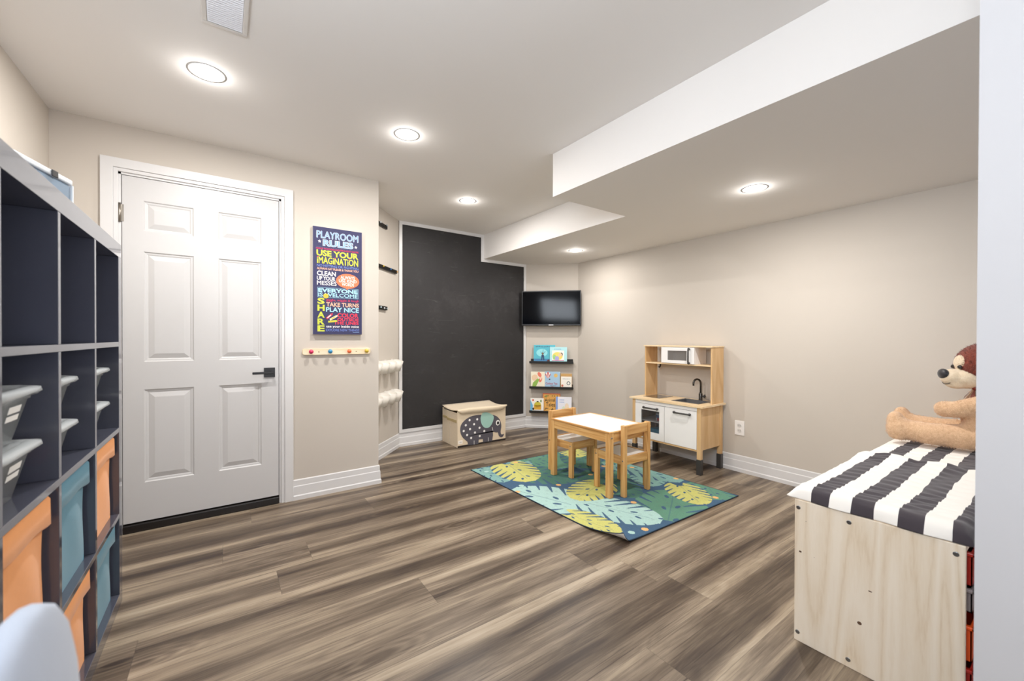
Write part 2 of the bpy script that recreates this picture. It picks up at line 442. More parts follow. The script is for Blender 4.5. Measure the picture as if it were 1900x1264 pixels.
# ceiling pot lights
MEM = mat('glowing_lens', '#ffffff', .5, emit='#fff6ea', estr=14)
def pot(x, y, z, label, pw=P_POT):
    t = thing('recessed_light', label, 'light', (x, y, z), 0, 'recessed ceiling lights')
    MB().lathe([(.066, 0), (.076, -.0002), (.077, -.0010), (.067, -.0012), (.063, -.0012), (.063, 0)], (0, 0, 0), 32).build('trim_ring', MWT, t)
    MB().lathe([(.0001, -.0045), (.045, -.0042), (.062, -.0028), (.0655, -.0008)], (0, 0, 0), 32).build('lens', MEM, t)
    a = area('potlight_beam', (x, y, z-.012), (x, y, 0), .06, .06, pw, (1, .965, .925), 'DISK')
    pl = bpy.data.lights.new('potlight_glow', 'POINT'); pl.energy = 1.1; pl.shadow_soft_size = .02; pl.color = (1, .97, .93)
    po = bpy.data.objects.new('potlight_glow', pl); COL.objects.link(po); po.location = (x, y, z-.040)
    return t
pot(-.064, 2.397, H, 'round recessed ceiling light nearest the air vent, above the white door')
pot(.915, 2.414, H, 'round recessed ceiling light in the middle of the ceiling, above the playroom rules sign')
pot(1.808, 3.257, H, 'round recessed ceiling light in front of the chalkboard')
pot(2.753, 1.228, S, 'round recessed light under the large lowered ceiling box')
pot(3.125, 3.224, S, 'small-looking recessed light in the far lowered ceiling above the television', 11.0)
# air vent
t = thing('ceiling_vent', 'white louvred air vent in the ceiling, cut by the top edge of the picture', 'vent', (.005, 1.86, H))
x0, x1, y0, y1 = -.075, .075, -.155, .155
MB().box(x0, x1, y0, -.130, -.006, 0).box(x0, x1, .137, y1, -.006, 0).box(x0, -.057, -.1299, .1369, -.006, 0).box(.057, x1, -.1299, .1369, -.006, 0).build('vent_frame', mat('vent_paint', '#d8d4cf', .5), t, bevel=.003)
sl = MB()
for i in range(22):
    yy = -.125+i*.0118
    sl.add([(-.0565, yy, -.0015), (.0565, yy, -.0015), (.0565, yy+.0072, -.0068), (-.0565, yy+.0072, -.0068), (-.0565, yy+.001, -.0015), (.0565, yy+.001, -.0015)], [(0, 1, 2, 3), (3, 2, 5, 4)])
sl.build('louvres', mat('vent_white', '#eeeef2', .4), t, fix=False)
MB().box(-.056, .056, -.128, .137, -.0012, -.0004).build('duct_shade_sheet', mat('vent_shade', '#55606c', .7), t)  # flat dark sheet, colour stands in for the shade between the slats

# ================================================================ CHALKBOARD
cb = thing('chalkboard', 'large black chalkboard wall panel with a stepped white frame behind the toy chest', 'chalkboard', (1.515, F[1]-.0005, 0))
def cbp(inset):
    i = inset
    X = lambda x: x-1.515
    return [(X(1.516)+i, .147+i), (X(3.206)-i, .147+i), (X(3.206)-i, S-.001-i), (X(N_)-.0-i, S-.001-i), (X(N_)-i-.0, H-.001-i), (X(1.516)+i, H-.001-i)]
MB().prism(cbp(.030), -.006, 0, 'y').build('board_panel', board_material(), cb)
fo, fi = cbp(0), cbp(.034); mb = MB()
n = len(fo)
for k in range(n):
    j = (k+1) % n
    for (y0, y1) in ((-.0165, -.0002),):
        q = [fo[k], fo[j], fi[j], fi[k]]
        mb.prism(q, y0, y1, 'y')
mb.build('frame', MWT, cb)
# ================================================================ TELEVISION (on the slanted wall)
AT = math.atan2(-.719, .695)
tv = thing('television', 'flat black television mounted on the slanted corner wall', 'television', (G[0], G[1], 1.54), AT)
MB().box(-.030, .716, -.125, -.095, -.220, .220).build('casing', mat('tv_casing', '#0d0d10', .35), tv, bevel=.004)
MB().box(.10, .60, -.095, -.070, -.15, .15).build('back_cover', MBLK, tv, bevel=.006)
MB().box(-.018, .704, -.1275, -.1253, -.200, .208).build('screen', mat('tv_screen', '#030408', .09, spec=.12), tv)
MB().box(.315, .375, -.1285, -.1253, -.217, -.207).build('maker_badge', mat('badge_silver', '#d8dade', .3), tv)
MB().box(.30, .40, -.071, -.001, -.10, .10).build('wall_bracket', MBLK, tv)

# ================================================================ PICTURE LEDGES AND BOOKS
def ledge(z, label):
    t = thing('picture_ledge', label, 'shelf', (G[0], G[1], z), AT, 'black picture ledges')
    MB().box(.068, .623, -.10, -.001, -.006, .006).build('ledge_board', MBLACKWOOD, t, bevel=.001)
    MB().box(.068, .623, -.112, -.1005, -.006, .024).build('front_lip', MBLACKWOOD, t, bevel=.001)
    MB().box(.075, .616, -.012, -.001, .0065, .048).build('back_rail', MBLACKWOOD, t, bevel=.001)
ledge(.846, 'topmost black picture ledge under the television')
ledge(.524, 'middle black picture ledge holding three books')
ledge(.216, 'lowest black picture ledge above the baseboard')
def book(name_label, s0, s1, zb, h, y, cols, art, tilt=.07):
    """local frame: x along the cover, -y faces the room, z up"""
    t = thing('picture_book', name_label, 'book', (G[0], G[1], 0), AT, 'picture books on the ledges')
    # thing origin moved to the book's own foot
    d = Vector((.695, -.719, 0)); nn = Vector((.719, .695, 0))
    t.location = Vector((G[0], G[1], zb))+d*s0+nn*y; w = s1-s0
    t.rotation_euler = (-tilt, 0, AT)
    ms = [mat('book_'+c.strip('#'), c, .4) for c in cols]
    mb = MB().box(0, w, -.012, 0, 0, h, 0); art(mb, w, h); mb.build('cover', ms, t, fix=False)
    MB().box(.002, w+.0008, -.0105, -.0015, .002, h+.0008).build('page_block', mat('book_pages', '#ece7da', .8), t)
YF = -.0125
def a1(mb, w, h):   # teal book, figure in blue overalls
    flat(mb, [(0, 0), (w, 0), (w, h*.2), (0, h*.2)], YF, 1); flat(mb, ell(w*.38, h*.55, w*.26, h*.22), YF-.0002, 2)
    for k in range(9): flat(mb, ell(w*(.10+.075*k)+.004, h*.90+.003*math.sin(k), .008, .0055, 8), YF-.0004, 3)
    flat(mb, [(w*.35, h*.12), (w*.40, h*.12), (w*.42, h*.3), (w*.45, h*.12), (w*.50, h*.12), (w*.48, h*.42), (w*.36, h*.42)], YF-.0004, 3)
    flat(mb, ell(w*.42, h*.5, .012, .016, 12), YF-.0006, 4)
    for q in ((-.1, .62), (.12, .64), (.02, .74)): flat(mb, [(w*.40, h*.42), (w*.43, h*.42), (w*(.42+q[0])+.002, h*q[1]), (w*(.42+q[0])-.002, h*q[1])], YF-.0005, 3)
    flat(mb, ell(w*.70, h*.09, .022, .016, 12), YF-.0006, 5)
book('blue-green book with a figure in dark overalls, on the top ledge under the television', .117, .393, .8525, .222, -.045,
     ['#4fb6c8', '#3f7fae', '#8fdbe2', '#1f3a66', '#7a5b3a', '#5a1f1c'], a1)
def a2(mb, w, h):
    flat(mb, [(w*.13, h*.12), (w*.83, h*.12), (w*.83, h*.78), (w*.13, h*.78)], YF, 1)
    flat(mb, ell(w*.45, h*.42, w*.30, h*.26), YF-.0002, 2); flat(mb, ell(w*.27, h*.35, w*.1, h*.17), YF-.0004, 3)
    flat(mb, ell(w*.6, h*.5, .025, .022), YF-.0006, 4); flat(mb, ell(w*.67, h*.53, .018, .022), YF-.0005, 5)
    flat(mb, [(w*.13, h*.12), (w*.83, h*.12), (w*.83, h*.16), (w*.13, h*.16)], YF-.0007, 6)
    flat(mb, ell(w*.42, h*.27, .026, .03), YF-.0005, 7)
    for k in range(6): flat(mb, ell(w*(.28+.07*k), h*.87, .006, .004, 8), YF-.0004, 8)
book('pale aqua book with a framed yellow picture, in front on the top ledge', .327, .543, .8525, .196, -.072,
     ['#aee0e6', '#f6f2e6', '#f0d866', '#9fce7c', '#f0c8a0', '#2c2320', '#d4508c', '#a9a6dc', '#5c86b8'], a2)
def a3(mb, w, h):
    flat(mb, ell(w*.28, h*.62, w*.22, h*.2), YF, 1)
    flat(mb, [(w*.1, .004), (w*.35, .004), (w*.62, h*.5), (w*.5, h*.58), (w*.15, h*.3)], YF-.0002, 2)
    flat(mb, ell(w*.62, h*.82, .022, .035, rot=.5), YF-.0004, 3); flat(mb, ell(w*.7, h*.5, .018, .035, rot=-.3), YF-.0004, 3)
    flat(mb, ell(w*.72, h*.58, .009, .02, rot=-.3), YF-.0006, 4)
book('cream book with an orange and green drawing, left on the middle ledge', .083, .262, .5305, .200, -.062,
     ['#eee6cf', '#e8c8a4', '#8fb54e', '#e57a62', '#f3d9c6'], a3)
def a4(mb, w, h):
    for k, c in enumerate((1, 2, 1, 2, 1)):
        flat(mb, [(w*.20-.034+.0136*k+.001*0, h*.80+.0), (w*.20-.034+.0136*(k+1), h*.80), (w*.2+(-.010+.004*(k+1)), h*.60), (w*.2+(-.010+.004*k), h*.60)], YF-.0002, c)
        a0 = PI-PI*k/5; a1_ = PI-PI*(k+1)/5
        flat(mb, [(w*.20-.034+.0136*k, h*.80), (w*.20-.034+.0136*(k+1), h*.80), (w*.2+.034*math.cos(a1_), h*.80+.034*math.sin(a1_)), (w*.2+.034*math.cos(a0), h*.80+.034*math.sin(a0))], YF-.0002, c)
    flat(mb, [(w*.26, h*.48), (w*.36, h*.48), (w*.35, h*.56), (w*.27, h*.56)], YF-.0003, 3)
    flat(mb, ell(w*.72, h*.76, .024, .024), YF-.0003, 4)
    put_text(mb, 'Curious You', w*.05, w*.83, h*.20, h*.34, YF-.0004, 5, .012)
    flat(mb, [(w*.36, h*.12), (w*.76, h*.12), (w*.76, h*.135), (w*.36, h*.135)], YF-.0004, 3)
    flat(mb, ell(w*.5, h*.02+.006, .02, .007), YF-.0004, 5)
book('light blue book with a striped hot-air balloon and red title, middle ledge', .264, .455, .5305, .205, -.062,
     ['#a3c4dd', '#c23b3b', '#f2efe8', '#3b3a4a', '#e0b866', '#b3202f'], a4)
def a5(mb, w, h):
    flat(mb, [(w*.05, h*.04), (w*.97, h*.04), (w*.97, h*.8), (w*.05, h*.8)], YF, 1)
    flat(mb, ell(w*.70, h*.34, .024, .024), YF-.0002, 2); flat(mb, ell(w*.70, h*.34, .015, .015), YF-.0004, 1); flat(mb, ell(w*.16, h*.17, .013, .015), YF-.0004, 3)
    for k in range(5): flat(mb, [(w*(.18+.13*k), h*.62), (w*(.28+.13*k), h*.62), (w*(.28+.13*k), h*.65), (w*(.18+.13*k), h*.65)], YF-.0004, 4)
book('small white book with a brown top edge, at the right of the middle ledge', .463, .606, .5305, .183, -.070,
     ['#c49a5c', '#f1ece2', '#5a6a70', '#c86a50', '#5b7fa8'], a5)
def a6(mb, w, h):
    flat(mb, [(0, h*.0), (w*.12, 0), (w*.2, h*.45), (0, h*.85)], YF, 1)
    flat(mb, ell(w*.55, h*.52, w*.26, h*.22), YF-.0002, 2); flat(mb, [(w*.27, h*.15), (w*.82, h*.15), (w*.82, h*.5), (w*.27, h*.5)], YF-.0002, 3)
    flat(mb, ell(w*.55, h*.75, .014, .008), YF-.0004, 4); flat(mb, ell(w*.8, h*.8, .01, .018), YF-.0004, 5)
    flat(mb, ell(w*.2, h*.85, .012, .012), YF-.0004, 6); flat(mb, ell(w*.22, h*.2, .012, .016), YF-.0004, 4)
book('white book with a yellow animal shape, left on the lowest ledge', .080, .249, .2225, .170, -.076,
     ['#f2efe8', '#6db6e0', '#cfc23e', '#e0a93a', '#23262c', '#7d9a62', '#d65a3a'], a6)
def a7(mb, w, h):
    flat(mb, [(.008, .008), (w-.008, .008), (w-.008, h-.012), (.008, h-.012)], YF, 1)
    put_text(mb, 'Animal', w*.12, w*.70, h*.54, h*.72, YF-.0002, 2, .01, rot=.06)
    put_text(mb, 'Tales', w*.18, w*.70, h*.28, h*.50, YF-.0002, 2, .01)
    random.seed(3)
    for k in range(14): flat(mb, ell(w*random.uniform(.1, .9), h*random.choice((.12, .18, .80, .86)), .008, .005, 8, random.random()), YF-.0003, 2)
    flat(mb, ell(w*.2, h*.84, .010, .016), YF-.0002, 3)
book('orange Animal Tales book with black lettering, behind on the lowest ledge', .234, .459, .2225, .232, -.045,
     ['#d9602e', '#e6ad58', '#191613', '#7f9a4c'], a7)
def a8(mb, w, h):
    flat(mb, [(0, 0), (w*.13, 0), (w*.13, h), (0, h)], YF, 1); flat(mb, ell(w*.7, h*.35, .026, .05), YF-.0002, 2); flat(mb, ell(w*.5, h*.25, .018, .03), YF-.0003, 3); flat(mb, ell(w*.78, h*.2, .02, .028), YF-.0004, 4)
    for k in range(4):
        flat(mb, [(w*(.24+.08*k), h*.78), (w*(.30+.08*k), h*.78), (w*(.30+.08*k), h*.83), (w*(.24+.08*k), h*.83)], YF-.0002, 1)
        flat(mb, [(w*(.24+.08*k), h*.64), (w*(.30+.08*k), h*.64), (w*(.30+.08*k), h*.68), (w*(.24+.08*k), h*.68)], YF-.0002, 1)
book('pale book with a blue spine, right on the lowest ledge behind the chair back', .404, .602, .2225, .196, -.078,
     ['#e9eaf2', '#8ba6dc', '#f0dcc2', '#dbe6cc', '#ecd9a0'], a8)

# ================================================================ ANGLED WALL: rails and cups
AA = math.atan2(.728, .686)
MKN = {k: mat('knob_'+k, c, .35) for k, c in dict(yellow='#d8b94a', blue='#3f78b8', tan='#c89a5c', white='#d9dde0', steel='#9aa2a8', pale='#bcd0d8').items()}
def rail(z, s0, s1, pins, label):
    t = thing('peg_rail', label, 'rail', (A2[0], A2[1], z), AA, 'black rails on the angled wall')
    MB().box(s0, s1, -.022, -.001, -.018, .018).build('rail_bar', MBLACKWOOD, t, bevel=.002)
    for s, zz, k in pins:
        m = MB().lathe([(.0001, -.012), (.007, -.012), (.009, -.006), (.006, 0), (.0001, 0)], (s, -.0225, zz), 12, 0, 'y')
        m.build('knob', MKN[k], t)
rail(2.247, .10, .43, [(.27, .012, 'white'), (.40, .016, 'steel')], 'short black rail high on the angled wall near the ceiling')
rail(1.845, .10, .655, [(.33, .008, 'yellow'), (.49, .004, 'blue'), (.645, .002, 'tan')], 'long black rail with coloured knobs halfway up the angled wall')
rail(1.451, .10, .43, [(.275, .002, 'pale'), (.35, -.002, 'white'), (.405, -.002, 'steel')], 'lowest short black rail on the angled wall, above the white cups')
for q in (0, 1):
    hk = MB()
MCUP = mat('white_plastic_cup', '#e6e1d8', .4)
def make_cup():
    n = 22; w, dp, hh = .0715, .118, .118
    def ring(sc, z, off, ins=0):
        out = []
        for k in range(n):
            a = PI*k/(n-1)     # half-round front, flat back
            out.append((math.cos(a)*(w*sc-ins), -.004-ins*.5-(dp*sc-ins*1.5)*math.sin(a)**.62, z+off*math.sin(a)))
        return out
    mb = MB()
    o0, o1 = ring(.72, -hh, 0), ring(1, 0, -.022); i1, i0 = ring(1, 0, -.022, .003), ring(.72, -hh+.004, 0, .003)
    vs = o0+o1+i1+i0
    fs = []
    for r in range(3):
        for k in range(n): fs.append((r*n+k, r*n+(k+1) % n, (r+1)*n+(k+1) % n, (r+1)*n+k))
    mb.add(vs, fs, 0, True); mb.add(o0, [list(range(n))]); mb.add(i0, [list(range(n))[::-1]])
    return mb
t0 = None
rows = [('upper', .940), ('lower', .632)]
words = ['leftmost visible white half-round cup', 'second white half-round cup from the left', 'third white half-round cup from the left', 'rightmost white half-round cup']
for rn, zz in rows:
    rr = thing('cup_rail', f'slim white rail behind the {rn} row of cups on the angled wall', 'rail', (A2[0], A2[1], zz-.012), AA)
    MB().box(.03, .70, -.0035, -.0008, -.012, .006).build('rail_strip', MCUP, rr)
    for k in range(4):
        s = .108+.152*k+.005; loc = (A2[0]+.686*s, A2[1]+.728*s, zz)
        lb = f'{words[k]} in the {rn} row on the angled wall'
        if t0 is None:
            t0 = thing('storage_cup', lb, 'cup', loc, AA, 'white storage cups on the angled wall'); make_cup().build('cup_body', MCUP, t0)
            MB().box(-.02, .02, -.0042, -.0036, -.03, .006).build('hook', MCUP, t0)
        else: copy_thing(t0, loc, AA, lb)

# ================================================================ PLAYROOM SIGN
sg = thing('playroom_sign', 'tall navy canvas sign of colourful playroom rules on the wall beside the door', 'sign', (.525, D, 1.187))
MB().box(0, .344, -.030, -.0005, 0, .786).build('canvas', mat('canvas_side', '#cfcdc9', .8), sg)
def sign():
    cols = ['#35355a', '#8bacdc', '#ece9e4', '#d02f56', '#c9cd44', '#6f86cc', '#f2b99a', '#f07850', '#a8dcf0', '#f0c23c', '#e83a50', '#f0e0c0', '#c8d048']
    ms = [mat('print_'+c.strip('#'), c, .7) for c in cols]
    NAVY, SKY, WH, PINK, LIME, BLUE, PEACH, OR, AQ, SUN, RED, CRM, LM2 = range(13)
    mb = MB(); Wd, Hd = .344, .786; Y = -.0312
    mb.box(0, Wd, -.0310, -.0302, 0, Hd, 0)
    def X(p): return (p-95)/403*Wd
    def V(v): return Hd*(1-v)
    def tx(s, p0, p1, v0, v1, c, b=.02, arch=0, rot=0, y=Y): put_text(mb, s, X(p0), X(p1), V(v1), V(v0), y, c, b, rot, arch)
    tx('PLAYROOM', 122, 468, .035, .105, WH, .055); tx('PLAYROOM', 124, 466, .037, .103, SKY, .03, y=Y-.0003)
    tx('RULES', 172, 424, .112, .175, WH, .06); tx('RULES', 175, 421, .114, .173, SKY, .035, y=Y-.0003)
    for px, v in ((147, .135), (445, .152)):
        st = [(X(px)+(.013 if i % 2 == 0 else .0055)*math.sin(i*PI/5), V(v)+(.013 if i % 2 == 0 else .0055)*math.cos(i*PI/5)) for i in range(10)]
        mb.add([(X(px), Y, V(v))]+[(p[0], Y, p[1]) for p in st], [(0, 1+i, 1+(i+1) % 10) for i in range(10)], WH)
    for i in range(40): flat(mb, ell(X(124+i*8.8), V(.186), .0009, .0009, 6), Y, SKY)
    tx('HOME OF THE ROWDIES & SHOUTERS & MIGHTY DANCERS', 120, 468, .192, .208, PINK, .03)
    tx('USE YOUR', 122, 468, .213, .270, LIME, .04); tx('iMAGiNATiON', 126, 466, .275, .340, LIME, .035)
    for px in (132, 271, 391): flat(mb, ell(X(px), V(.279), .005, .004, 10), Y-.0004, PINK)
    tx('NO HITTING OR FIGHTING', 126, 468, .347, .370, BLUE, .01); tx('ALWAYS SAY PLEASE & THANK YOU', 126, 468, .376, .396, PEACH, .02)
    tx('CLEAN', 126, 278, .408, .452, WH, .03); tx('UP YOUR', 126, 274, .458, .495, WH, .03); tx('MESSES', 126, 284, .500, .540, WH, .03)
    flat(mb, ell(X(377), V(.485), X(97+95), .0), Y, OR) if 0 else flat(mb, ell(X(377), V(.487), .083, .055, 36), Y, OR)
    flat(mb, [(X(355), V(.545)), (X(400), V(.545)), (X(368), V(.572))], Y-.0001, OR)
    tx('ALWAYS', 316, 436, .438, .470, WH, .02, y=Y-.0004); tx('USE KIND', 302, 452, .472, .502, WH, .02, y=Y-.0004); tx('WORDS', 326, 430, .505, .535, WH, .02, y=Y-.0004)
    for (a, b, c, d) in ((130, 468, .560, .562), (130, 468, .652, .654), (130, 132, .560, .654), (466, 468, .560, .654)):
        flat(mb, [(X(a), V(d)), (X(b), V(d)), (X(b), V(c)), (X(a), V(c))], Y, AQ)
    tx('EVERYONE', 136, 462, .568, .606, AQ, .045); tx('IS WELCOME', 136, 462, .611, .647, AQ, .045)
    flat(mb, ell(X(197), V(.640), .018, .018, 20), Y-.0005, SUN)
    for dx in (-.006, .006): flat(mb, ell(X(197)+dx, V(.635), .0016, .003, 8), Y-.0008, NAVY)
    mb.add([(X(197)+.010*math.cos(a), Y-.0008, V(.641)+.010*math.sin(a)) for a in [PI+PI*i/8 for i in range(9)]]+[(X(197)+.0085*math.cos(a), Y-.0008, V(.641)+.0085*math.sin(a)) for a in [PI+PI*i/8 for i in range(9)]], [(i, i+1, 10+i, 9+i) for i in range(8)], NAVY)
    for i, c in enumerate('SHARE'): tx(c, 130, 187, .660+i*.064, .717+i*.064, LM2, .04)
    tx('giggle, wiggle & laugh', 200, 472, .664, .692, PINK, .005); tx('TAKE TURNS', 200, 472, .698, .738, PEACH, .025); tx('PLAY NICE', 198, 472, .744, .788, AQ, .025)
    tx('COLOR', 290, 468, .797, .838, RED, .03); tx('OUTSIDE', 290, 470, .842, .872, RED, .025); tx('THE LINES', 262, 470, .876, .906, RED, .025)
    for (cx, v, ln, rot, c) in ((228, .826, .060, .75, RED), (262, .840, .066, .55, CRM), (254, .876, .068, .12, LM2)):
        q = [(-ln/2, -.007), (ln/2-.012, -.007), (ln/2, 0), (ln/2-.012, .007), (-ln/2, .007)]
        flat(mb, [(X(cx)+a*math.cos(rot)-b*math.sin(rot), V(v)+a*math.sin(rot)+b*math.cos(rot)) for a, b in q], Y-.0006, c)
        q = [(-ln*.36, -.0035), (ln*.18, -.0035), (ln*.18, .0035), (-ln*.36, .0035)]
        flat(mb, [(X(cx)+a*math.cos(rot)-b*math.sin(rot), V(v)+a*math.sin(rot)+b*math.cos(rot)) for a, b in q], Y-.0009, WH if c == RED else SUN)
    tx('use your inside voice', 200, 472, .912, .942, WH, .02); tx('EXPLORE NEW THINGS', 198, 474, .948, .970, BLUE, .005)
    flat(mb, [(X(420), V(.982)), (X(474), V(.982)), (X(474), V(.979)), (X(420), V(.979))], Y, SKY)
    mb.build('printed_face', ms, sg, fix=False)
sign()
# wooden peg rail below it
pr = thing('wooden_coat_rail', 'light wooden coat rail with four coloured pegs below the playroom sign', 'coat rail', (.459, D, 1.035))
MPINE = wood('light_pine_rail', '#e3c9a2', '#ecd8b6', '#f2e3c8', 'x', 30, 5)
poly = []
for cx, cz, a0 in ((.465, .033, 0), (.015, .033, .5), (.015, .015, 1), (.465, .015, 1.5)):
    for i in range(5): a = a0*PI+PI/2*i/4; poly.append((cx+.015*math.cos(a), cz+.014*math.sin(a)))
MB().prism(poly, -.016, -.0005, 'y').build('back_board', MPINE, pr, bevel=.002)
for i, (x, c) in enumerate(((.052, '#cf2f5f'), (.180, '#2f86b4'), (.314, '#ea7043'), (.442, '#c4a83c'))):
    MB().lathe([(.006, 0), (.006, -.016), (.013, -.022), (.016, -.032), (.012, -.040), (.0001, -.043)], (x, -.016, .026), 16, 0, 'y').build('peg', mat('peg_%d' % i, c, .35), pr)
for x in (.108, .372): MB().lathe([(.0045, 0), (.0045, -.001), (.0001, -.0015)], (x, -.016, .024), 10, 0, 'y').build('screw', mat('screw_tan', '#b59f7c', .4, metal=.5), pr)

# wall outlet
ou = thing('wall_outlet', 'white double wall outlet right of the play kitchen', 'outlet', (R, 1.751, .382))
MB().box(-.006, -.0005, -.040, .040, -.063, .063).build('cover_plate', mat('outlet_white', '#f2f0ee', .3), ou, bevel=.002)
for dz in (-.022, .022):
    o = MB().prism([(math.cos(a)*.018, dz+math.sin(a)*.017) for a in [2*PI*i/16 for i in range(16)]], -.009, -.006, 'x').build('socket', mat('outlet_socket', '#d8d6d3', .3), ou)
    MB().box(-.0095, -.0088, -.008, -.006, dz-.005, dz+.006).box(-.0095, -.0088, .005, .007, dz-.005, dz+.006).build('slot', MBLK, o)

# ================================================================ CUBE SHELF
MGL = mat('glossy_grey_laminate', '#4b4d59', .12, spec=.6, coat=.6, var=.02)
sx, sy1 = -.3695, 2.457
cu = thing('cube_shelf', 'tall glossy dark grey cube shelf unit against the left wall', 'shelf unit', (-.565, 1.65, 0))
def cbx(name, x0, x1, y0, y1, z0, z1, bev=.0012): return MB().box(x0+.565, x1+.565, y0-1.65, y1-1.65, z0, z1).build(name, MGL, cu, bevel=bev)
xb = -.757
DIV = [2.008, 1.625, 1.256]; y_lo = .852
cbx('top_panel', xb, sx, y_lo, sy1, 1.508, 1.5676); cbx('bottom_panel', xb, sx, y_lo, sy1, 0, .055)
cbx('side_panel', xb, sx, 2.401, sy1, .0551, 1.5079); cbx('side_panel', xb, sx, y_lo, .905, .0551, 1.5079)
for z0, z1 in ((.385, .404), (.755, .775), (1.123, 1.143)): cbx('shelf_board', xb, sx, .9051, 2.4009, z0, z1)
LV = [(.0551, .3849), (.4041, .7549), (.7751, 1.1229), (1.1431, 1.5079)]
for d in DIV:
    for z0, z1 in LV: cbx('divider', xb, sx-.0005, d, d+.022, z0, z1)
COLS = [(2.030, 2.401), (1.647, 2.008), (1.278, 1.625), (.905, 1.256)]
colname = ['far-end', 'second', 'third', 'nearest']
# fabric boxes
MORG = mat('orange_fabric', '#e89a56', .85, var=.04, vscale=60, bump=.25, bscale=900, sheen=.2)
MTEAL = mat('teal_fabric', '#477f94', .85, var=.05, vscale=60, bump=.25, bscale=900, sheen=.2)
def fabric_box(col, lv, m, label, push=0):
    y0, y1 = COLS[col]; z0, z1 = LV[lv]
    y0 += .012; y1 -= .030; h = min(z1-z0-.012, .335) ; z0 += .0005
    t = thing('fabric_box', label, 'storage box', (sx-.02-push, (y0+y1)/2, z0), 0, 'fabric storage boxes in the cube shelf')
    w = (y1-y0)/2; th = .006
    mb = MB()
    # softly bulging open box
    nn = 14; vs = []; fs = []
    for i in range(nn+1):
        for j in range(nn+1):
            u, v = i/nn, j/nn; bl = .006*math.sin(PI*u)*math.sin(PI*v)+.003*math.sin(9*u+4*v)*math.sin(PI*v)
            vs.append((bl-.004, -w+2*w*u, h*v))
    for i in range(nn):
        for j in range(nn): a = i*(nn+1)+j; fs.append((a, a+nn+1, a+nn+2, a+1))
    mb.add(vs, fs, 0, True)
    mb.box(-.34, -.012, -w, -w+th, 0, h).box(-.34, -.012, w-th, w, 0, h).box(-.34, -.334, -w, w, 0, h).box(-.34, -.004, -w, w, 0, .006).box(-.016, -.008, -w, w, .0, h)
    mb.build('box_body', m, t)
    # folded cuff along the top
    fs = []; vs = []
    for i in range(nn+1):
        u = i/nn; dz = .010*math.sin(2.2*u*PI)*.5+.012*u
        y = -w-.001+(2*w+.002)*u
        for (x, z) in ((.004, h+.002), (.010, h-.006), (.011, h-.060-dz), (.004, h-.068-dz), (-.002, h-.064-dz)): vs.append((x, y, z))
    for i in range(nn):
        for k in range(4): a = i*5+k; fs.append((a, a+5, a+6, a+1))
    MB().add(vs, fs, 0, True).build('cuff', m, t)
fabric_box(0, 1, MORG, 'orange fabric box in the third row, at the door end of the cube shelf')
fabric_box(0, 0, MTEAL, 'teal fabric box on the bottom row, at the door end of the cube shelf')
fabric_box(1, 1, MTEAL, 'large teal fabric box in the third row, second column from the door')
fabric_box(1, 0, MORG, 'orange fabric box on the bottom row, half hidden by the grey chair top')
fabric_box(2, 1, MORG, 'large orange fabric box in the third row, directly above the grey chair top')
fabric_box(2, 0, MTEAL, 'teal fabric box on the bottom row behind the grey chair') if 0 else None
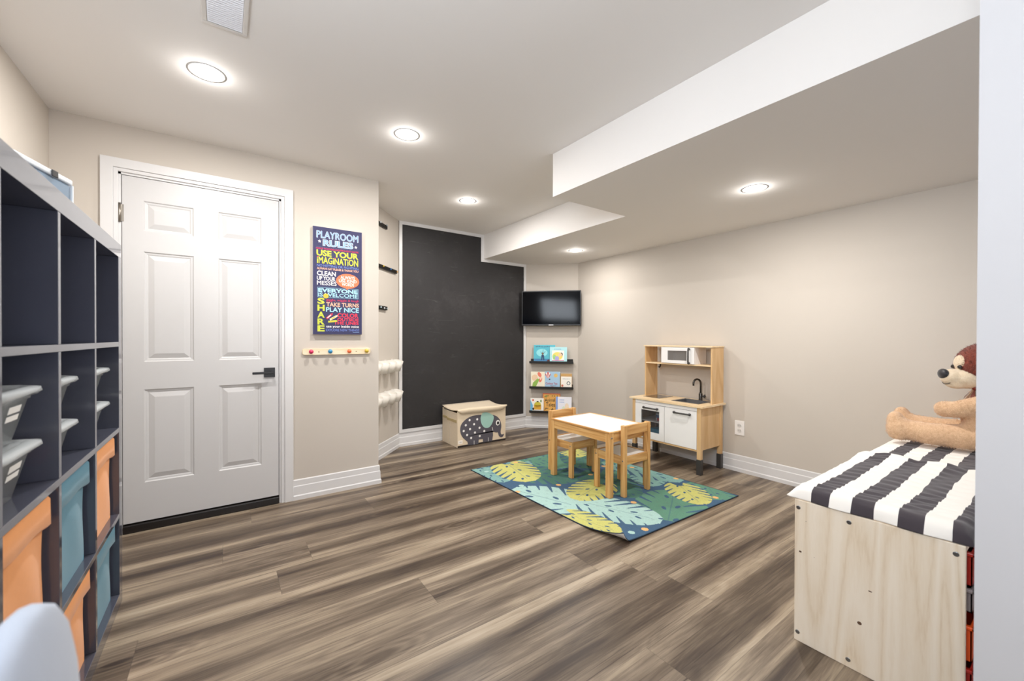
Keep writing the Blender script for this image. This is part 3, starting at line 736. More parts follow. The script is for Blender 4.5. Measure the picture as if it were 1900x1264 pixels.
# clear lidded bins, two in each cubby of the second row
def clear_mat(name, col, al, rough=.12):
    t = NT(name); b = t.b; b.inputs['Base Color'].default_value = lin(col); b.inputs['Roughness'].default_value = rough
    co = t.coord(); n = t.noise(co, 6, 2)
    t.put(b.inputs['Alpha'], t.math('ADD', t.math('MULTIPLY', n, .12), al-.06)); t.m.diffuse_color = lin(col); return t.m
MCB = clear_mat('clear_bin_plastic', '#ccd2d3', .48); MLID = clear_mat('translucent_lid', '#e6ecee', .52, .10)
MLAB = mat('white_label', '#f0efec', .6)
def clear_bin(col, z0, h, label, contents, ytrim=0):
    yr = {0: 2.285, 1: 1.855, 2: 1.545}[col]; y0 = COLS[col][0]+.010; yc = (y0+yr)/2; hw = (yr-y0)/2/1.04
    t = thing('clear_bin', label, 'storage bin', (sx-.015, yc, z0+.0008), 0, 'clear lidded bins in the cube shelf')
    mb = MB(); n = 6
    def rr(wy, xa, xb_, z, r=.02):
        pts = []
        for cx, cy, a0 in ((xa-r, wy-r, 0), (xb_+r, wy-r, .5), (xb_+r, -wy+r, 1), (xa-r, -wy+r, 1.5)):
            for i in range(4): a = (a0+.5*i/3)*PI; pts.append((cx+r*math.cos(a), cy+r*math.sin(a), z))
        return pts
    ri = [rr(hw*.76, -.034, -.29, 0), rr(hw*.91, -.012, -.320, h-.034), rr(hw*.95, -.008, -.324, h-.032), rr(hw*.95, -.008, -.324, h-.016)]
    m = 16; vs = sum(ri, []); fs = [(r_*m+k, r_*m+(k+1) % m, (r_+1)*m+(k+1) % m, (r_+1)*m+k) for r_ in range(len(ri)-1) for k in range(m)]
    mb.add(vs, fs, 0, True); mb.add(ri[0], [list(range(m))]); mb.build('bin_body', MCB, t)
    lid = [rr(hw*1.0, .004, -.330, h-.022, .03), rr(hw*1.04, .012, -.334, h-.014, .03), rr(hw*1.02, .010, -.332, h-.004, .03), rr(hw*.90, -.012, -.315, h, .03), rr(hw*.86, -.02, -.310, h-.005, .03)]
    vs = sum(lid, []); fs = [(r_*m+k, r_*m+(k+1) % m, (r_+1)*m+(k+1) % m, (r_+1)*m+k) for r_ in range(len(lid)-1) for k in range(m)]
    MB().add(vs, fs, 0, True).add(lid[-1], [list(range(m))]).build('lid', MLID, t)
    # printed label and handle tab on the front
    if col == 2:
        for za, zb in ((.56, .68), (.42, .52)):
            f_ = lambda z: -.034+(.022)*z/(1-.034/h)+.0012
            MB().add([(f_(za), -hw*.05, h*za), (f_(za), hw*.50, h*za), (f_(zb), hw*.50, h*zb), (f_(zb), -hw*.05, h*zb), (f_(za)-.0006, -hw*.05, h*za), (f_(za)-.0006, hw*.50, h*za), (f_(zb)-.0006, hw*.50, h*zb), (f_(zb)-.0006, -hw*.05, h*zb)],
                     [(0, 1, 2, 3), (7, 6, 5, 4), (0, 4, 5, 1), (1, 5, 6, 2), (2, 6, 7, 3), (3, 7, 4, 0)]).build('label_sticker', MLAB, t)
    random.seed(int(z0*1000)+col)
    for kind, x, y, z, s, c in contents:
        q = MB()
        if kind == 'block': q.box(x-s, x+s, y-s*1.4, y+s*1.4, z, z+s*1.2)
        else: q.ball((x, y, z+s), s, 12)
        q.build('toy', mat('toy_'+c.strip('#'), c, .4), t, bevel=.003 if kind == 'block' else 0)
toys = [('block', -.075, .030, .010, .018, '#cf2f3f'), ('block', -.062, .045, .038, .016, '#e0553a'), ('ball', -.09, -.045, .055, .024, '#6a5a8c'),
        ('block', -.12, .0, .02, .03, '#d8c48a'), ('block', -.055, .005, .068, .020, '#e6d3a2'), ('ball', -.15, .03, .02, .03, '#e8e0d0'), ('block', -.075, -.045, .012, .020, '#c8a860')]
grey = [('block', -.12, -.01, .01, .030, '#8c9296'), ('block', -.20, .0, .02, .035, '#a8acae'), ('ball', -.085, .02, .012, .026, '#777d82')]
B2 = LV[2][0]
cw = ['behind the far cubby divider by the door', 'in the cubby second from the door', 'in the large cubby nearest the camera']
for col in (0, 1, 2):
    clear_bin(col, B2, .134, f'lower clear lidded bin {cw[col]}'+(', filled with bright toys' if col == 2 else ''), toys if col == 2 else grey)
    clear_bin(col, B2+.1350, .134, f'upper clear lidded bin stacked {cw[col]}', grey if col != 2 else grey)
# flat plastic box on top of the unit
bx = thing('plastic_storage_box', 'bluish translucent box with white lid and black latches on top of the cube shelf', 'storage box', (-.408, 1.925, 1.5684), -math.radians(15))
MBX = clear_mat('blue_translucent_box', '#8ea3b8', .85, .25)
MB().box(-.21, 0, -.52, 0, 0, .090).build('box_body', MBX, bx, bevel=.008)
MB().box(-.213, .003, -.523, .003, .0905, .108).build('lid', mat('white_box_lid', '#dfe5ea', .35), bx, bevel=.004)
MB().box(-.004, .004, -.002, .004, .0, .090).build('corner_rim', mat('white_box_lid', '#dfe5ea', .35), bx)
for y in (-.085, -.34):
    MB().box(.0032, .007, y-.013, y+.013, .088, .1085).build('latch', MBLK, bx, bevel=.002)

# ================================================================ TOY CHEST
MCN = mat('natural_canvas', '#dccbb0', .9, var=.04, vscale=50, bump=.3, bscale=700, sheen=.2)
MCN2 = mat('canvas_side_cloth', '#cdbfae', .9, var=.04, vscale=50, bump=.3, bscale=700)
ch = thing('toy_chest', 'beige canvas toy chest with a spotted grey elephant in front of the chalkboard', 'toy chest', (2.31, 4.01, 0))
X0, X1, Y0, Y1 = 2.008-2.31, 2.622-2.31, 3.83-4.01, 4.195-4.01
c = MB(); th = .012; hb = .385
c.box(X0, X1, Y0, Y0+th, 0, hb).box(X0, X1, Y1-th, Y1, 0, hb).box(X0, X0+th, Y0+th, Y1-th, 0, hb-.02).box(X1-th, X1, Y0+th, Y1-th, 0, hb-.02).box(X0+th, X1-th, Y0+th, Y1-th, 0, .012)
c.build('chest_body', MCN, ch, bevel=.003)
# lid: a sagging panel with a front flap
vs = []; fs = []; nx, ny = 24, 8
for i in range(nx+1):
    for j in range(ny+1):
        u, v = i/nx, j/ny
        x = X0-.004+(X1-X0+.008)*u; y = Y1-.002+(Y0-.010-(Y1-.002))*v
        z = hb+.010+.006*(1-v)-.020*math.sin(PI*v)*(.45+.55*math.cos(2*PI*u))+.004*math.sin(7*u)*v
        vs.append((x, y, z))
for i in range(nx):
    for j in range(ny): a = i*(ny+1)+j; fs.append((a, a+ny+1, a+ny+2, a+1))
lid = MB().add(vs, fs, 0, True).build('lid', MCN, ch)
md = lid.modifiers.new('s', 'SOLIDIFY'); md.thickness = .008; md.offset = 1
vs = []; fs = []
for i in range(nx+1):
    u = i/nx; x = X0-.006+(X1-X0+.012)*u; z1 = hb+.012+.004*math.sin(7*u)
    drop = .045*min(1, min(u, 1-u)*9+.15)
    for (y, z) in ((Y0-.010, z1+.004), (Y0-.015, z1-.004), (Y0-.013, z1-drop)): vs.append((x, y, z))
for i in range(nx):
    for k in range(2): a = i*3+k; fs.append((a, a+3, a+4, a+1))
fl = MB().add(vs, fs, 0, True).build('lid_flap', MCN, ch)
md = fl.modifiers.new('s', 'SOLIDIFY'); md.thickness = .005; md.offset = 1
# side strap
MB().box(X0-.004, X0-.0002, Y0+.02, Y1-.12, .262, .290).box(X0-.0042, X0-.0002, Y1-.121, Y1-.02, .275, .300).build('side_handle', mat('strap_tan', '#b9a578', .8, var=.2, vscale=200), ch)
MB().box(X0-.0015, X0-.0002, Y0+.175, Y0+.180, .005, .37).build('side_seam', MCN2, ch)
EL = [(2.132,.011),(2.128,.048),(2.092,.075),(2.049,.132),(2.035,.191),(2.049,.246),(2.092,.286),(2.157,.317),(2.231,.325),(2.299,.322),(2.383,.315),(2.462,.302),(2.51,.278),(2.542,.241),(2.558,.198),(2.563,.157),(2.551,.111),(2.555,.077),(2.571,.065),(2.596,.075),(2.597,.058),(2.575,.037),(2.547,.041),(2.526,.061),(2.518,.102),(2.494,.1),(2.462,.11),(2.446,.128),(2.451,.078),(2.439,.014),(2.322,.016),(2.318,.053),(2.265,.054),(2.262,.007)]
EAR = [(2.318,.345),(2.383,.342),(2.454,.298),(2.46,.27),(2.446,.225),(2.423,.188),(2.391,.167),(2.345,.17),(2.314,.195),(2.291,.243),(2.287,.296),(2.303,.327)]
SP = [(2.151,.279),(2.246,.278),(2.105,.23),(2.207,.229),(2.157,.182),(2.275,.181),(2.08,.171),(2.218,.137),(2.336,.138),(2.121,.123),(2.171,.085),(2.278,.091)]
def cat(poly, it=2):
    for _ in range(it):
        o = []
        for i in range(len(poly)):
            a, b = poly[i], poly[(i+1) % len(poly)]; o += [(a[0]*.75+b[0]*.25, a[1]*.75+b[1]*.25), (a[0]*.25+b[0]*.75, a[1]*.25+b[1]*.75)]
        poly = o
    return poly
el = MB(); sh = lambda p: [(a-2.31, b) for a, b in p]
def felt(poly, y0, y1, mi): el.prism(sh(poly), y0, y1, 'y', mi)
felt(EL[:2]+cat(EL[1:28])[4:-4]+EL[27:], Y0-.0022, Y0-.0002, 0)
for s in SP: felt(ell(s[0], s[1], .0125, .0125, 14), Y0-.0028, Y0-.0022, 2)
felt(cat(EAR, 2), Y0-.0040, Y0-.0022, 1)
felt(ell(2.514, .209, .027, .031, 20), Y0-.0032, Y0-.0022, 2); felt(ell(2.516, .206, .015, .018, 18), Y0-.0038, Y0-.0032, 3)
for (a, b, w_) in ((2.208, .010, .0022), (2.388, .018, .0022)): felt([(a-w_, b), (a+w_, b), (a+w_, b+.042), (a-w_, b+.042)], Y0-.0030, Y0-.0022, 2)
felt([(2.436, .168), (2.441, .168), (2.452, .13), (2.447, .128)], Y0-.0030, Y0-.0022, 2)
el.build('elephant_applique', [mat('felt_grey', '#55525a', .9, var=.05, vscale=300), mat('felt_mint', '#9cc4b8', .9, var=.05, vscale=300), mat('felt_white', '#f0eeea', .9), MBLK], ch)
MB().box(X0+.002, X1-.002, Y0-.0012, Y0-.0002, .002, .020).build('dark_base_strip', mat('dark_base', '#1e1613', .8), ch)
MB().box(2.015-2.31, 2.068-2.31, Y0-.0016, Y0-.0002, .038, .076).box(2.030-2.31, 2.055-2.31, Y0-.0018, Y0-.0016, .054, .058, 1).build('cloth_tag', [mat('tag_white', '#eee6dd', .8), mat('tag_ink', '#8a8580', .8)], ch)

# ================================================================ RUG
RC = [(1.815, 1.500), (3.095, 1.477), (3.020, 3.090), (1.764, 3.120)]
def rug():
    NX, NY = 330, 410
    u = np.linspace(0, 1, NX)[:, None]; v = np.linspace(0, 1, NY)[None, :]
    P = [np.array(c_) for c_ in RC]
    X = P[0][0]*(1-u)*(1-v)+P[1][0]*u*(1-v)+P[2][0]*u*v+P[3][0]*(1-u)*v
    Y = P[0][1]*(1-u)*(1-v)+P[1][1]*u*(1-v)+P[2][1]*u*v+P[3][1]*(1-u)*v
    nav, grn, dgr, teal, aqua, yel, org = [np.array(lin(c_)[:3]) for c_ in ('#46607a', '#5f8a76', '#4f776b', '#7fa6a0', '#a4c4be', '#bfbe72', '#dcae74')]
    C = np.zeros((NX, NY, 3))+nav
    rs = np.random.RandomState(4)
    def leaf(base, tip, hw, col, seed=0, n=5):
        n = min(n, 5.5)
        b = np.array(base); t_ = np.array(tip); d = t_-b; ln = np.linalg.norm(d); d = d/ln; pr_ = np.array([-d[1], d[0]])
        a = ((X-b[0])*d[0]+(Y-b[1])*d[1])/ln; w = ((X-b[0])*pr_[0]+(Y-b[1])*pr_[1])/hw
        aw = np.abs(w)
        # heart-like outline
        aa = np.clip((a+.18)/1.18, 0, 1)
        out = np.sqrt(np.clip(1-(np.abs(aa*1.0-.42)/np.where(aa > .42, .60, .46))**2.1, 0, 1))
        notch = (a < .0) & (aw < .12+(-a)*1.2)
        m = (aw < out) & (a > -.18) & (a < 1.02) & ~notch
        # finger slits running outwards from the midrib and holes near it
        s = a-.35*aw; sgn = np.where(w > 0, .5, 0)+seed*.13
        fr_ = np.mod(s*n+sgn, 1); k = np.floor(s*n+sgn)
        start = .30+.22*np.abs(np.sin(k*2.7+seed+np.where(w > 0, 1.3, 0)))
        cut = (np.abs(fr_-.5) < .05+.22*np.clip((aw-start)/.6, 0, 1)) & (aw > start)
        hole = (((fr_-.5)/.22)**2+((aw-.17)/.07)**2 < 1) & (np.mod(k, 2) == 0)
        rib = (aw < .018) & (a > -.02) & (a < .9)
        C[m] = col
        # paler printed mottling
        mott = (np.sin(X*70+seed*3)*np.sin(Y*63+seed*5) > .75) & m
        C[mott] = col*.86+.02
        C[m & (cut | hole)] = nav
        C[m & rib] = col*.6+nav*.4
    leaf((2.62, 3.10), (2.35, 2.72), .25, grn, 1); leaf((2.25, 3.12), (2.52, 2.95), .18, grn, 5); leaf((2.95, 2.95), (2.62, 2.58), .22, dgr, 2)
    leaf((1.84, 3.10), (1.86, 2.70), .13, teal, 1); leaf((2.10, 2.78), (2.40, 2.42), .22, dgr, 3); leaf((2.62, 2.42), (2.35, 2.02), .20, dgr, 8)
    leaf((3.10, 2.55), (2.80, 2.10), .24, grn, 6); leaf((3.00, 2.20), (2.72, 1.98), .15, teal, 2)
    leaf((2.30, 1.53), (2.78, 1.80), .25, grn, 4); leaf((2.60, 2.20), (2.42, 1.90), .14, dgr, 1); leaf((3.12, 1.75), (2.90, 1.52), .17, grn, 9)
    leaf((2.95, 2.50), (3.02, 1.90), .17, teal, 7); leaf((2.28, 3.05), (2.10, 2.95), .12, teal, 3)
    leaf((2.02, 1.92), (1.80, 2.52), .25, aqua, 2, 6); leaf((2.08, 2.02), (2.26, 1.56), .19, aqua, 6, 7)
    leaf((2.12, 3.06), (2.02, 2.60), .20, yel, 1, 7); leaf((2.98, 3.14), (2.80, 2.86), .15, yel, 3); leaf((2.44, 2.22), (2.06, 2.12), .17, yel, 4, 7)
    leaf((2.92, 1.84), (2.72, 1.55), .15, yel, 5, 6); leaf((1.85, 1.95), (1.915, 1.60), .125, yel, 2, 7)
    for (x, y, c_) in [(1.901,2.556,aqua),(2.536,2.427,org),(2.8,2.519,org),(2.982,2.35,org),(3.044,1.954,org),(2.917,1.556,org),(2.355,1.841,org),(2.081,1.542,org),(1.979,1.561,aqua),(1.86,1.53,org),(1.80,2.468,org),(1.853,2.998,aqua),(2.212,3.065,org),(2.60,2.30,aqua),(2.15,2.40,org)]:
        C[((X-x)**2+(Y-y)**2) < .021**2] = c_
    C *= (1+rs.uniform(-.07, .07, (NX, NY, 1)))
    edge = np.zeros((NX, NY), bool); edge[:2] = edge[-2:] = True; edge[:, :2] = edge[:, -2:] = True
    C[edge] = nav*.35
    Z = np.full((NX, NY), .0062)
    # the near left corner curls up
    t_ = u*1.28+v*1.62
    along = np.clip(1-v*1.62/.36, 0, 1)**1.5                # strongest at the near corner
    dd = u*1.28
    k = np.clip(1-dd/.075, 0, 1)*along
    Z = Z+.046*k**1.4+.010*np.clip(1-dd/.25, 0, 1)**2*along
    X = X+.030*k**2; Y = Y+.010*k**2
    vs = np.stack([X, Y, Z], -1).reshape(-1, 3)
    idx = np.arange(NX*NY).reshape(NX, NY)
    q = np.stack([idx[:-1, :-1], idx[1:, :-1], idx[1:, 1:], idx[:-1, 1:]], -1).reshape(-1, 4)
    # underside and rim
    vb = vs.copy(); vb[:, 2] -= .0055; off = len(vs)
    rim = list(idx[:, 0])+list(idx[-1, 1:])+list(idx[-2::-1, -1])+list(idx[0, -2:0:-1])
    rf = [(rim[i]+off, rim[(i+1) % len(rim)]+off, rim[(i+1) % len(rim)], rim[i]) for i in range(len(rim))]
    me = bpy.data.meshes.new('area_rug')
    me.from_pydata(np.concatenate([vs, vb]).tolist(), [], q.tolist()+[tuple(int(z) for z in r_) for r_ in rf]+(q[:, ::-1]+off).tolist())
    me.materials.append(None); me.materials.clear()
    t = NT('printed_rug'); at = t.n('ShaderNodeAttribute', attribute_name='print'); t.put(t.b.inputs['Base Color'], at.outputs['Color'])
    t.b.inputs['Roughness'].default_value = .95; t.b.inputs['Specular IOR Level'].default_value = .15; t.bump(t.noise(t.coord(), 500, 2), .4, .002)
    back = mat('rug_backing', '#d8d4cc', .9)
    me.materials.append(t.m); me.materials.append(back); me.materials.append(mat('rug_binding', '#1f2d3c', .9))
    nq = len(q); me.polygons.foreach_set('material_index', [0]*nq+[2]*len(rf)+[1]*nq)
    me.polygons.foreach_set('use_smooth', [True]*len(me.polygons))
    ca = me.color_attributes.new('print', 'FLOAT_COLOR', 'POINT')
    cc = np.ones((2*NX*NY, 4)); cc[:NX*NY, :3] = C.reshape(-1, 3); cc[NX*NY:, :3] = .6
    ca.data.foreach_set('color', cc.ravel())
    o = bpy.data.objects.new('area_rug', me); COL.objects.link(o)
    tag(o, 'rectangular navy rug with green, aqua and yellow tropical leaves and a curled near corner', 'rug')
rug()
RZ = .0068
# ================================================================ TABLE AND CHAIRS
MP = {a: wood('pine_'+a, '#b98549', '#cf9d60', '#dfb57a', a, 30, 9, .42, 14) for a in 'xyz'}
MTW = mat('white_table_panel', '#f1efec', .3); MBOLT = mat('bolt_steel', '#8d8f92', .3, metal=1)
tb = thing('kids_table', 'small pine kids table with a white top standing on the leaf rug', 'table', (2.495, 2.30, RZ))
hx, hy, hz = .236, .325, .468
for i in (-1, 1):
    for j in (-1, 1):
        MB().box(i*hx-(.042 if i > 0 else 0), i*hx+(.042 if i < 0 else 0), j*hy-(.042 if j > 0 else 0), j*hy+(.042 if j < 0 else 0), 0, hz).build('leg', MP['z'], tb, bevel=.004)
for i in (-1, 1):
    MB().box(i*(hx-.004)-(.018 if i > 0 else 0), i*(hx-.004)+(.018 if i < 0 else 0), -hy+.0425, hy-.0425, .400, hz).build('apron', MP['y'], tb, bevel=.002)
    MB().box(-hx+.0425, hx-.0425, i*(hy-.004)-(.018 if i > 0 else 0), i*(hy-.004)+(.018 if i < 0 else 0), .400, hz).build('apron', MP['x'], tb, bevel=.002)
fr = MB().box(-hx-.002, hx+.002, -hy-.002, -hy+.016, hz+.0002, hz+.010).box(-hx-.002, hx+.002, hy-.016, hy+.002, hz+.0002, hz+.010).box(-hx-.002, -hx+.016, -hy+.016, hy-.016, hz+.0002, hz+.010).box(hx-.016, hx+.002, -hy+.016, hy-.016, hz+.0002, hz+.010)
fr.build('top_edge', MP['y'], tb, bevel=.002)
MB().box(-hx+.0162, hx-.0162, -hy+.0162, hy-.0162, hz+.0002, hz+.008).build('tabletop', MTW, tb)
for i in (-1, 1):
    for j in (-1, 1):
        MB().lathe([(.0001, -.002), (.006, -.002), (.007, 0)], (i*(hx-.021), j*hy, .435), 12, 0, 'y').build('bolt', MBOLT, tb)
def chair():
    t = thing('kids_chair', '', 'chair', (0, 0, 0), 0, 'pine kids chairs')
    a, b = .150, .150    # half width, half depth; the back is at -y
    for i in (-1, 1):
        MB().box(i*a-(.028 if i > 0 else 0), i*a+(.028 if i < 0 else 0), -b, -b+.040, 0, .520).build('leg', MP['z'], t, bevel=.003)
        MB().box(i*a-(.028 if i > 0 else 0), i*a+(.028 if i < 0 else 0), b-.040, b, 0, .293).build('leg', MP['z'], t, bevel=.003)
        MB().box(i*(a-.003)-(.015 if i > 0 else 0), i*(a-.003)+(.015 if i < 0 else 0), -b+.0405, b-.0405, .232, .293).build('seat_rail', MP['y'], t, bevel=.002)
        for y in (-b+.02, b-.02): MB().lathe([(.0001, .002*i), (.005, .002*i), (.006, 0)], (i*a, y, .262), 12, 0, 'x').build('bolt', MBOLT, t)
    for y0 in (-b+.006, b-.022): MB().box(-a+.0285, a-.0285, y0, y0+.016, .232, .293).build('seat_rail', MP['x'], t, bevel=.002)
    MB().box(-a+.0185, a-.0185, -b+.0225, b-.0225, .278, .288).build('seat', mat('white_seat_panel', '#e6e2dd', .3), t)
    MB().box(-a+.0285, a-.0285, -b+.008, -b+.028, .448, .518).build('backrest', MP['x'], t, bevel=.003)
    return t
c1 = chair(); c1.location = (2.512, 2.075, RZ); c1['label'] = 'pine kids chair nearest the camera, on the near right side of the table'
c2 = copy_thing(c1, (2.480, 2.590, RZ), PI, 'pine kids chair behind the table, on the side towards the book ledges')

# ================================================================ PLAY KITCHEN
MBI = wood('birch_ply', '#c89f6c', '#d3ad7c', '#dcba8c', 'z', 20, 4, .4, 10)
MWK = mat('white_kitchen_front', '#efedeb', .35, var=.01)
MDG = mat('dark_grey_plastic', '#3c3a39', .35)
kt = thing('play_kitchen', 'birch and white toy kitchen with sink and microwave against the right wall', 'toy kitchen', (3.48, 2.2375, 0))
kx0, kx1, ky0, ky1 = 3.29-3.48, 3.652-3.48, 1.885-2.2375, 2.590-2.2375
for i, x in enumerate((kx0, kx1-.035)):
    for j, y in enumerate((ky0, ky1-.035)):
        MB().box(x, x+.035, y, y+.035, .1305, .573).build('leg', MBI, kt, bevel=.002)
        MB().box(x-.003, x+.038, y-.003, y+.038, 0, .130).build('leg_sleeve', MDG, kt, bevel=.003)
for y in (ky0+.010, ky1-.022): MB().box(kx0+.0352, kx1-.0352, y, y+.012, .205, .573).build('side_panel', MBI, kt)
MB().box(kx0+.002, kx1-.01, ky0+.0355, ky1-.0355, .196, .210).build('bottom_board', MBI, kt)
MB().box(kx0+.03, kx1-.02, .0, ky1-.036, .368, .376).build('inner_shelf', MWK, kt)
MB().box(kx0+.03, kx1-.02, -.006, .0, .2105, .5395).build('divider', MWK, kt)
MB().box(kx1-.02, kx1-.012, ky0+.0355, ky1-.0355, .2105, .573).build('back_panel', mat('kitchen_back_grey', '#a09a92', .6), kt)
MB().box(kx0+.001, kx0+.016, ky0+.0355, ky1-.0355, .540, .5725).build('top_rail', MWK, kt, bevel=.001)
def grip(parent, a, b, out, m=MDG):
    a, b, out = Vector(a), Vector(b), Vector(out); d = (b-a).normalized()
    g = MB().tube([a, a+out*.75, a+out+d*.010, b+out-d*.010, b+out*.75, b], .0072, 10)
    g.ball(tuple(a+out*.6), .0120, 12); g.ball(tuple(b+out*.6), .0120, 12)
    return g.build('handle', m, parent)
# oven door (the one with a window), nearer the far end
dy0, dy1 = 2.236-2.2375, ky1-.0365; wy0, wy1, wz0, wz1 = 2.287-2.2375, 2.486-2.2375, .276, .480
d = MB(); xx0, xx1 = kx0-.001, kx0+.014
d.box(xx0, xx1, dy0, wy0, .212, .537).box(xx0, xx1, wy1, dy1, .212, .537).box(xx0, xx1, wy0, wy1, .212, wz0).box(xx0, xx1, wy0, wy1, wz1, .537)
od = d.build('oven_door', MWK, kt)
MB().box(xx0+.006, xx0+.008, wy0, wy1, wz0, wz1).build('window_pane', clear_mat('smoked_window', '#4a4a4c', .30, .08), od)
grip(od, (xx0, 2.303-2.2375, .505), (xx0, 2.450-2.2375, .505), (-.024, 0, 0))
cd_ = MB().box(xx0, xx1, ky0+.0365, dy0-.004, .212, .537).build('cupboard_door', MWK, kt, bevel=.001)
grip(cd_, (xx0, 1.979-2.2375, .505), (xx0, 2.127-2.2375, .505), (-.024, 0, 0))
# counter with a sunken sink
sxa, sxb, sya, syb = 3.385-3.48, 3.600-3.48, 1.965-2.2375, 2.215-2.2375
cx0, cx1, cy0, cy1 = 3.274-3.48, 3.660-3.48, 1.862-2.2375, 2.615-2.2375
c = MB().box(cx0, sxa, cy0, cy1, .5735, .588).box(sxb, cx1, cy0, cy1, .5735, .588).box(sxa, sxb, cy0, sya, .5735, .588).box(sxa, sxb, syb, cy1, .5735, .588)
MBC = wood('birch_counter', '#e0bf90', '#e8cda4', '#efd9b6', 'y', 20, 4, .35, 10)
c.build('countertop', MBC, kt)
s = MB(); a = [(sxa-.006, sya-.006), (sxb+.006, sya-.006), (sxb+.006, syb+.006), (sxa-.006, syb+.006)]
def rect(x0, x1, y0, y1, z): return [(x0, y0, z), (x1, y0, z), (x1, y1, z), (x0, y1, z)]
r_ = [rect(sxa-.007, sxb+.007, sya-.007, syb+.007, .5885), rect(sxa-.007, sxb+.007, sya-.007, syb+.007, .5905), rect(sxa+.010, sxb-.010, sya+.010, syb-.010, .5905), rect(sxa+.022, sxb-.022, sya+.022, syb-.022, .545)]
for k in range(3): s.add(r_[k]+r_[k+1], [(i, (i+1) % 4, 4+(i+1) % 4, 4+i) for i in range(4)])
s.add(r_[3], [(0, 1, 2, 3)]); s.build('sink', mat('grey_sink_plastic', '#57585b', .25, metal=.3), kt)
MB().box(3.395-3.48, 3.620-3.48, 2.36-2.2375, 2.545-2.2375, .5883, .5900).build('hob', mat('hob_black', '#35312e', .12, coat=.5), kt, bevel=.0005)
# tap
tx, ty = 3.618-3.48, 2.075-2.2375
tp = MB().lathe([(.017, .0), (.017, .003), (.0165, .006), (.0165, .060), (.0115, .072), (.0001, .074)], (tx, ty, .5884), 16)
arc = [(tx, ty, .65), (tx, ty, .745)]+[(tx-.030*(1-math.cos(a)), ty+.030*0+.018*(1-math.cos(a)), .745+.040*math.sin(a)) for a in [PI*i/8 for i in range(1, 9)]]+[(tx-.060, ty+.036, .725)]
tp.tube(arc, .0088, 12); tp.build('tap', mat('tap_gunmetal', '#4c4a48', .25, metal=.7), kt)
kn = MB().tube([(tx, ty-.012, .628), (tx, ty-.035, .628)], .007, 10)
for k in range(5): a = 2*PI*k/5; kn.ball((tx+.013*math.cos(a), ty-.038, .628+.013*math.sin(a)), .006, 8)
kn.ball((tx, ty-.038, .628), .009, 10); kn.build('tap_knob', MDG, kt)
# upper hutch
hy0, hy1, hx0, hx1 = 1.885-2.2375, 2.580-2.2375, 3.468-3.48, 3.660-3.48
for y in (hy0, hy1-.013): MB().box(hx0, hx1, y, y+.013, .5884, 1.083).build('hutch_side', MBI, kt, bevel=.001)
MB().box(hx0-.012, hx1, hy0-.006, hy1+.006, 1.0835, 1.095).build('hutch_top', MBC, kt, bevel=.001)
MB().box(hx0, hx1, hy0+.0135, hy1-.0135, .915, .927).build('hutch_shelf', MBC, kt, bevel=.001)
my0, my1 = 2.045-2.2375, 2.385-2.2375
mw = MB().box(hx0+.004, hx1-.005, my0, my0+.008, .9275, 1.083).box(hx0+.004, hx1-.005, my1-.008, my1, .9275, 1.083).box(hx1-.013, hx1-.005, my0+.008, my1-.008, .9275, 1.083)
mwo = mw.build('microwave_case', MWK, kt)
d = MB(); wy0, wy1, wz0, wz1 = 2.120-2.2375, 2.317-2.2375, .958, 1.048
d.box(hx0-.010, hx0+.0035, my0+.001, wy0, .930, 1.080).box(hx0-.010, hx0+.0035, wy1, my1-.001, .930, 1.080).box(hx0-.010, hx0+.0035, wy0, wy1, .930, wz0).box(hx0-.010, hx0+.0035, wy0, wy1, wz1, 1.080)
md_ = d.build('microwave_door', MWK, kt); MB().box(hx0-.004, hx0-.002, wy0, wy1, wz0, wz1).build('window_pane', clear_mat('microwave_window', '#8a8886', .35, .08), md_)
grip(md_, (hx0-.010, 2.092-2.2375, .938), (hx0-.010, 2.092-2.2375, 1.066), (-.024, 0, 0))
MB().tube([(3.61-3.48, 2.500-2.2375, .9145), (3.61-3.48, 2.500-2.2375, .885), (3.600-3.48, 2.500-2.2375, .872), (3.585-3.48, 2.500-2.2375, .876)], .007, 8).tube([(3.61-3.48, 2.49-2.2375, .908), (3.61-3.48, 2.15-2.2375, .908)], .004, 8).build('utensil_hook', MDG, kt)
# things seen through the oven window
j = thing('toy_jar', 'small white and red toy jar behind the toy oven window', 'toy', (3.40, 2.36, .3765))
MB().lathe([(.0001, 0), (.032, 0), (.034, .06), (.028, .075), (.0001, .076)], (0, 0, 0), 18).build('jar_body', mat('jar_white', '#d9dde4', .4), j)
MB().box(-.036, -.030, -.024, .0, .004, .030).build('red_block', mat('jar_red', '#c42532', .4), j)
MB().lathe([(.0345, .03), (.0352, .03), (.0352, .055), (.0345, .055)], (0, 0, 0), 18).build('blue_band', mat('jar_blue', '#5e7fb8', .4), j)
MB().box(-.06, .06, -.085, .085, 0, .085).build('tmp', mat('toy_bin_blue', '#2f86a8', .4), None, bevel=.01)
o = bpy.data.objects['tmp']; o.name = 'toy_tub'; o.location = (3.42, 2.37, .2105); tag(o, 'blue toy tub on the bottom shelf inside the toy oven', 'toy')

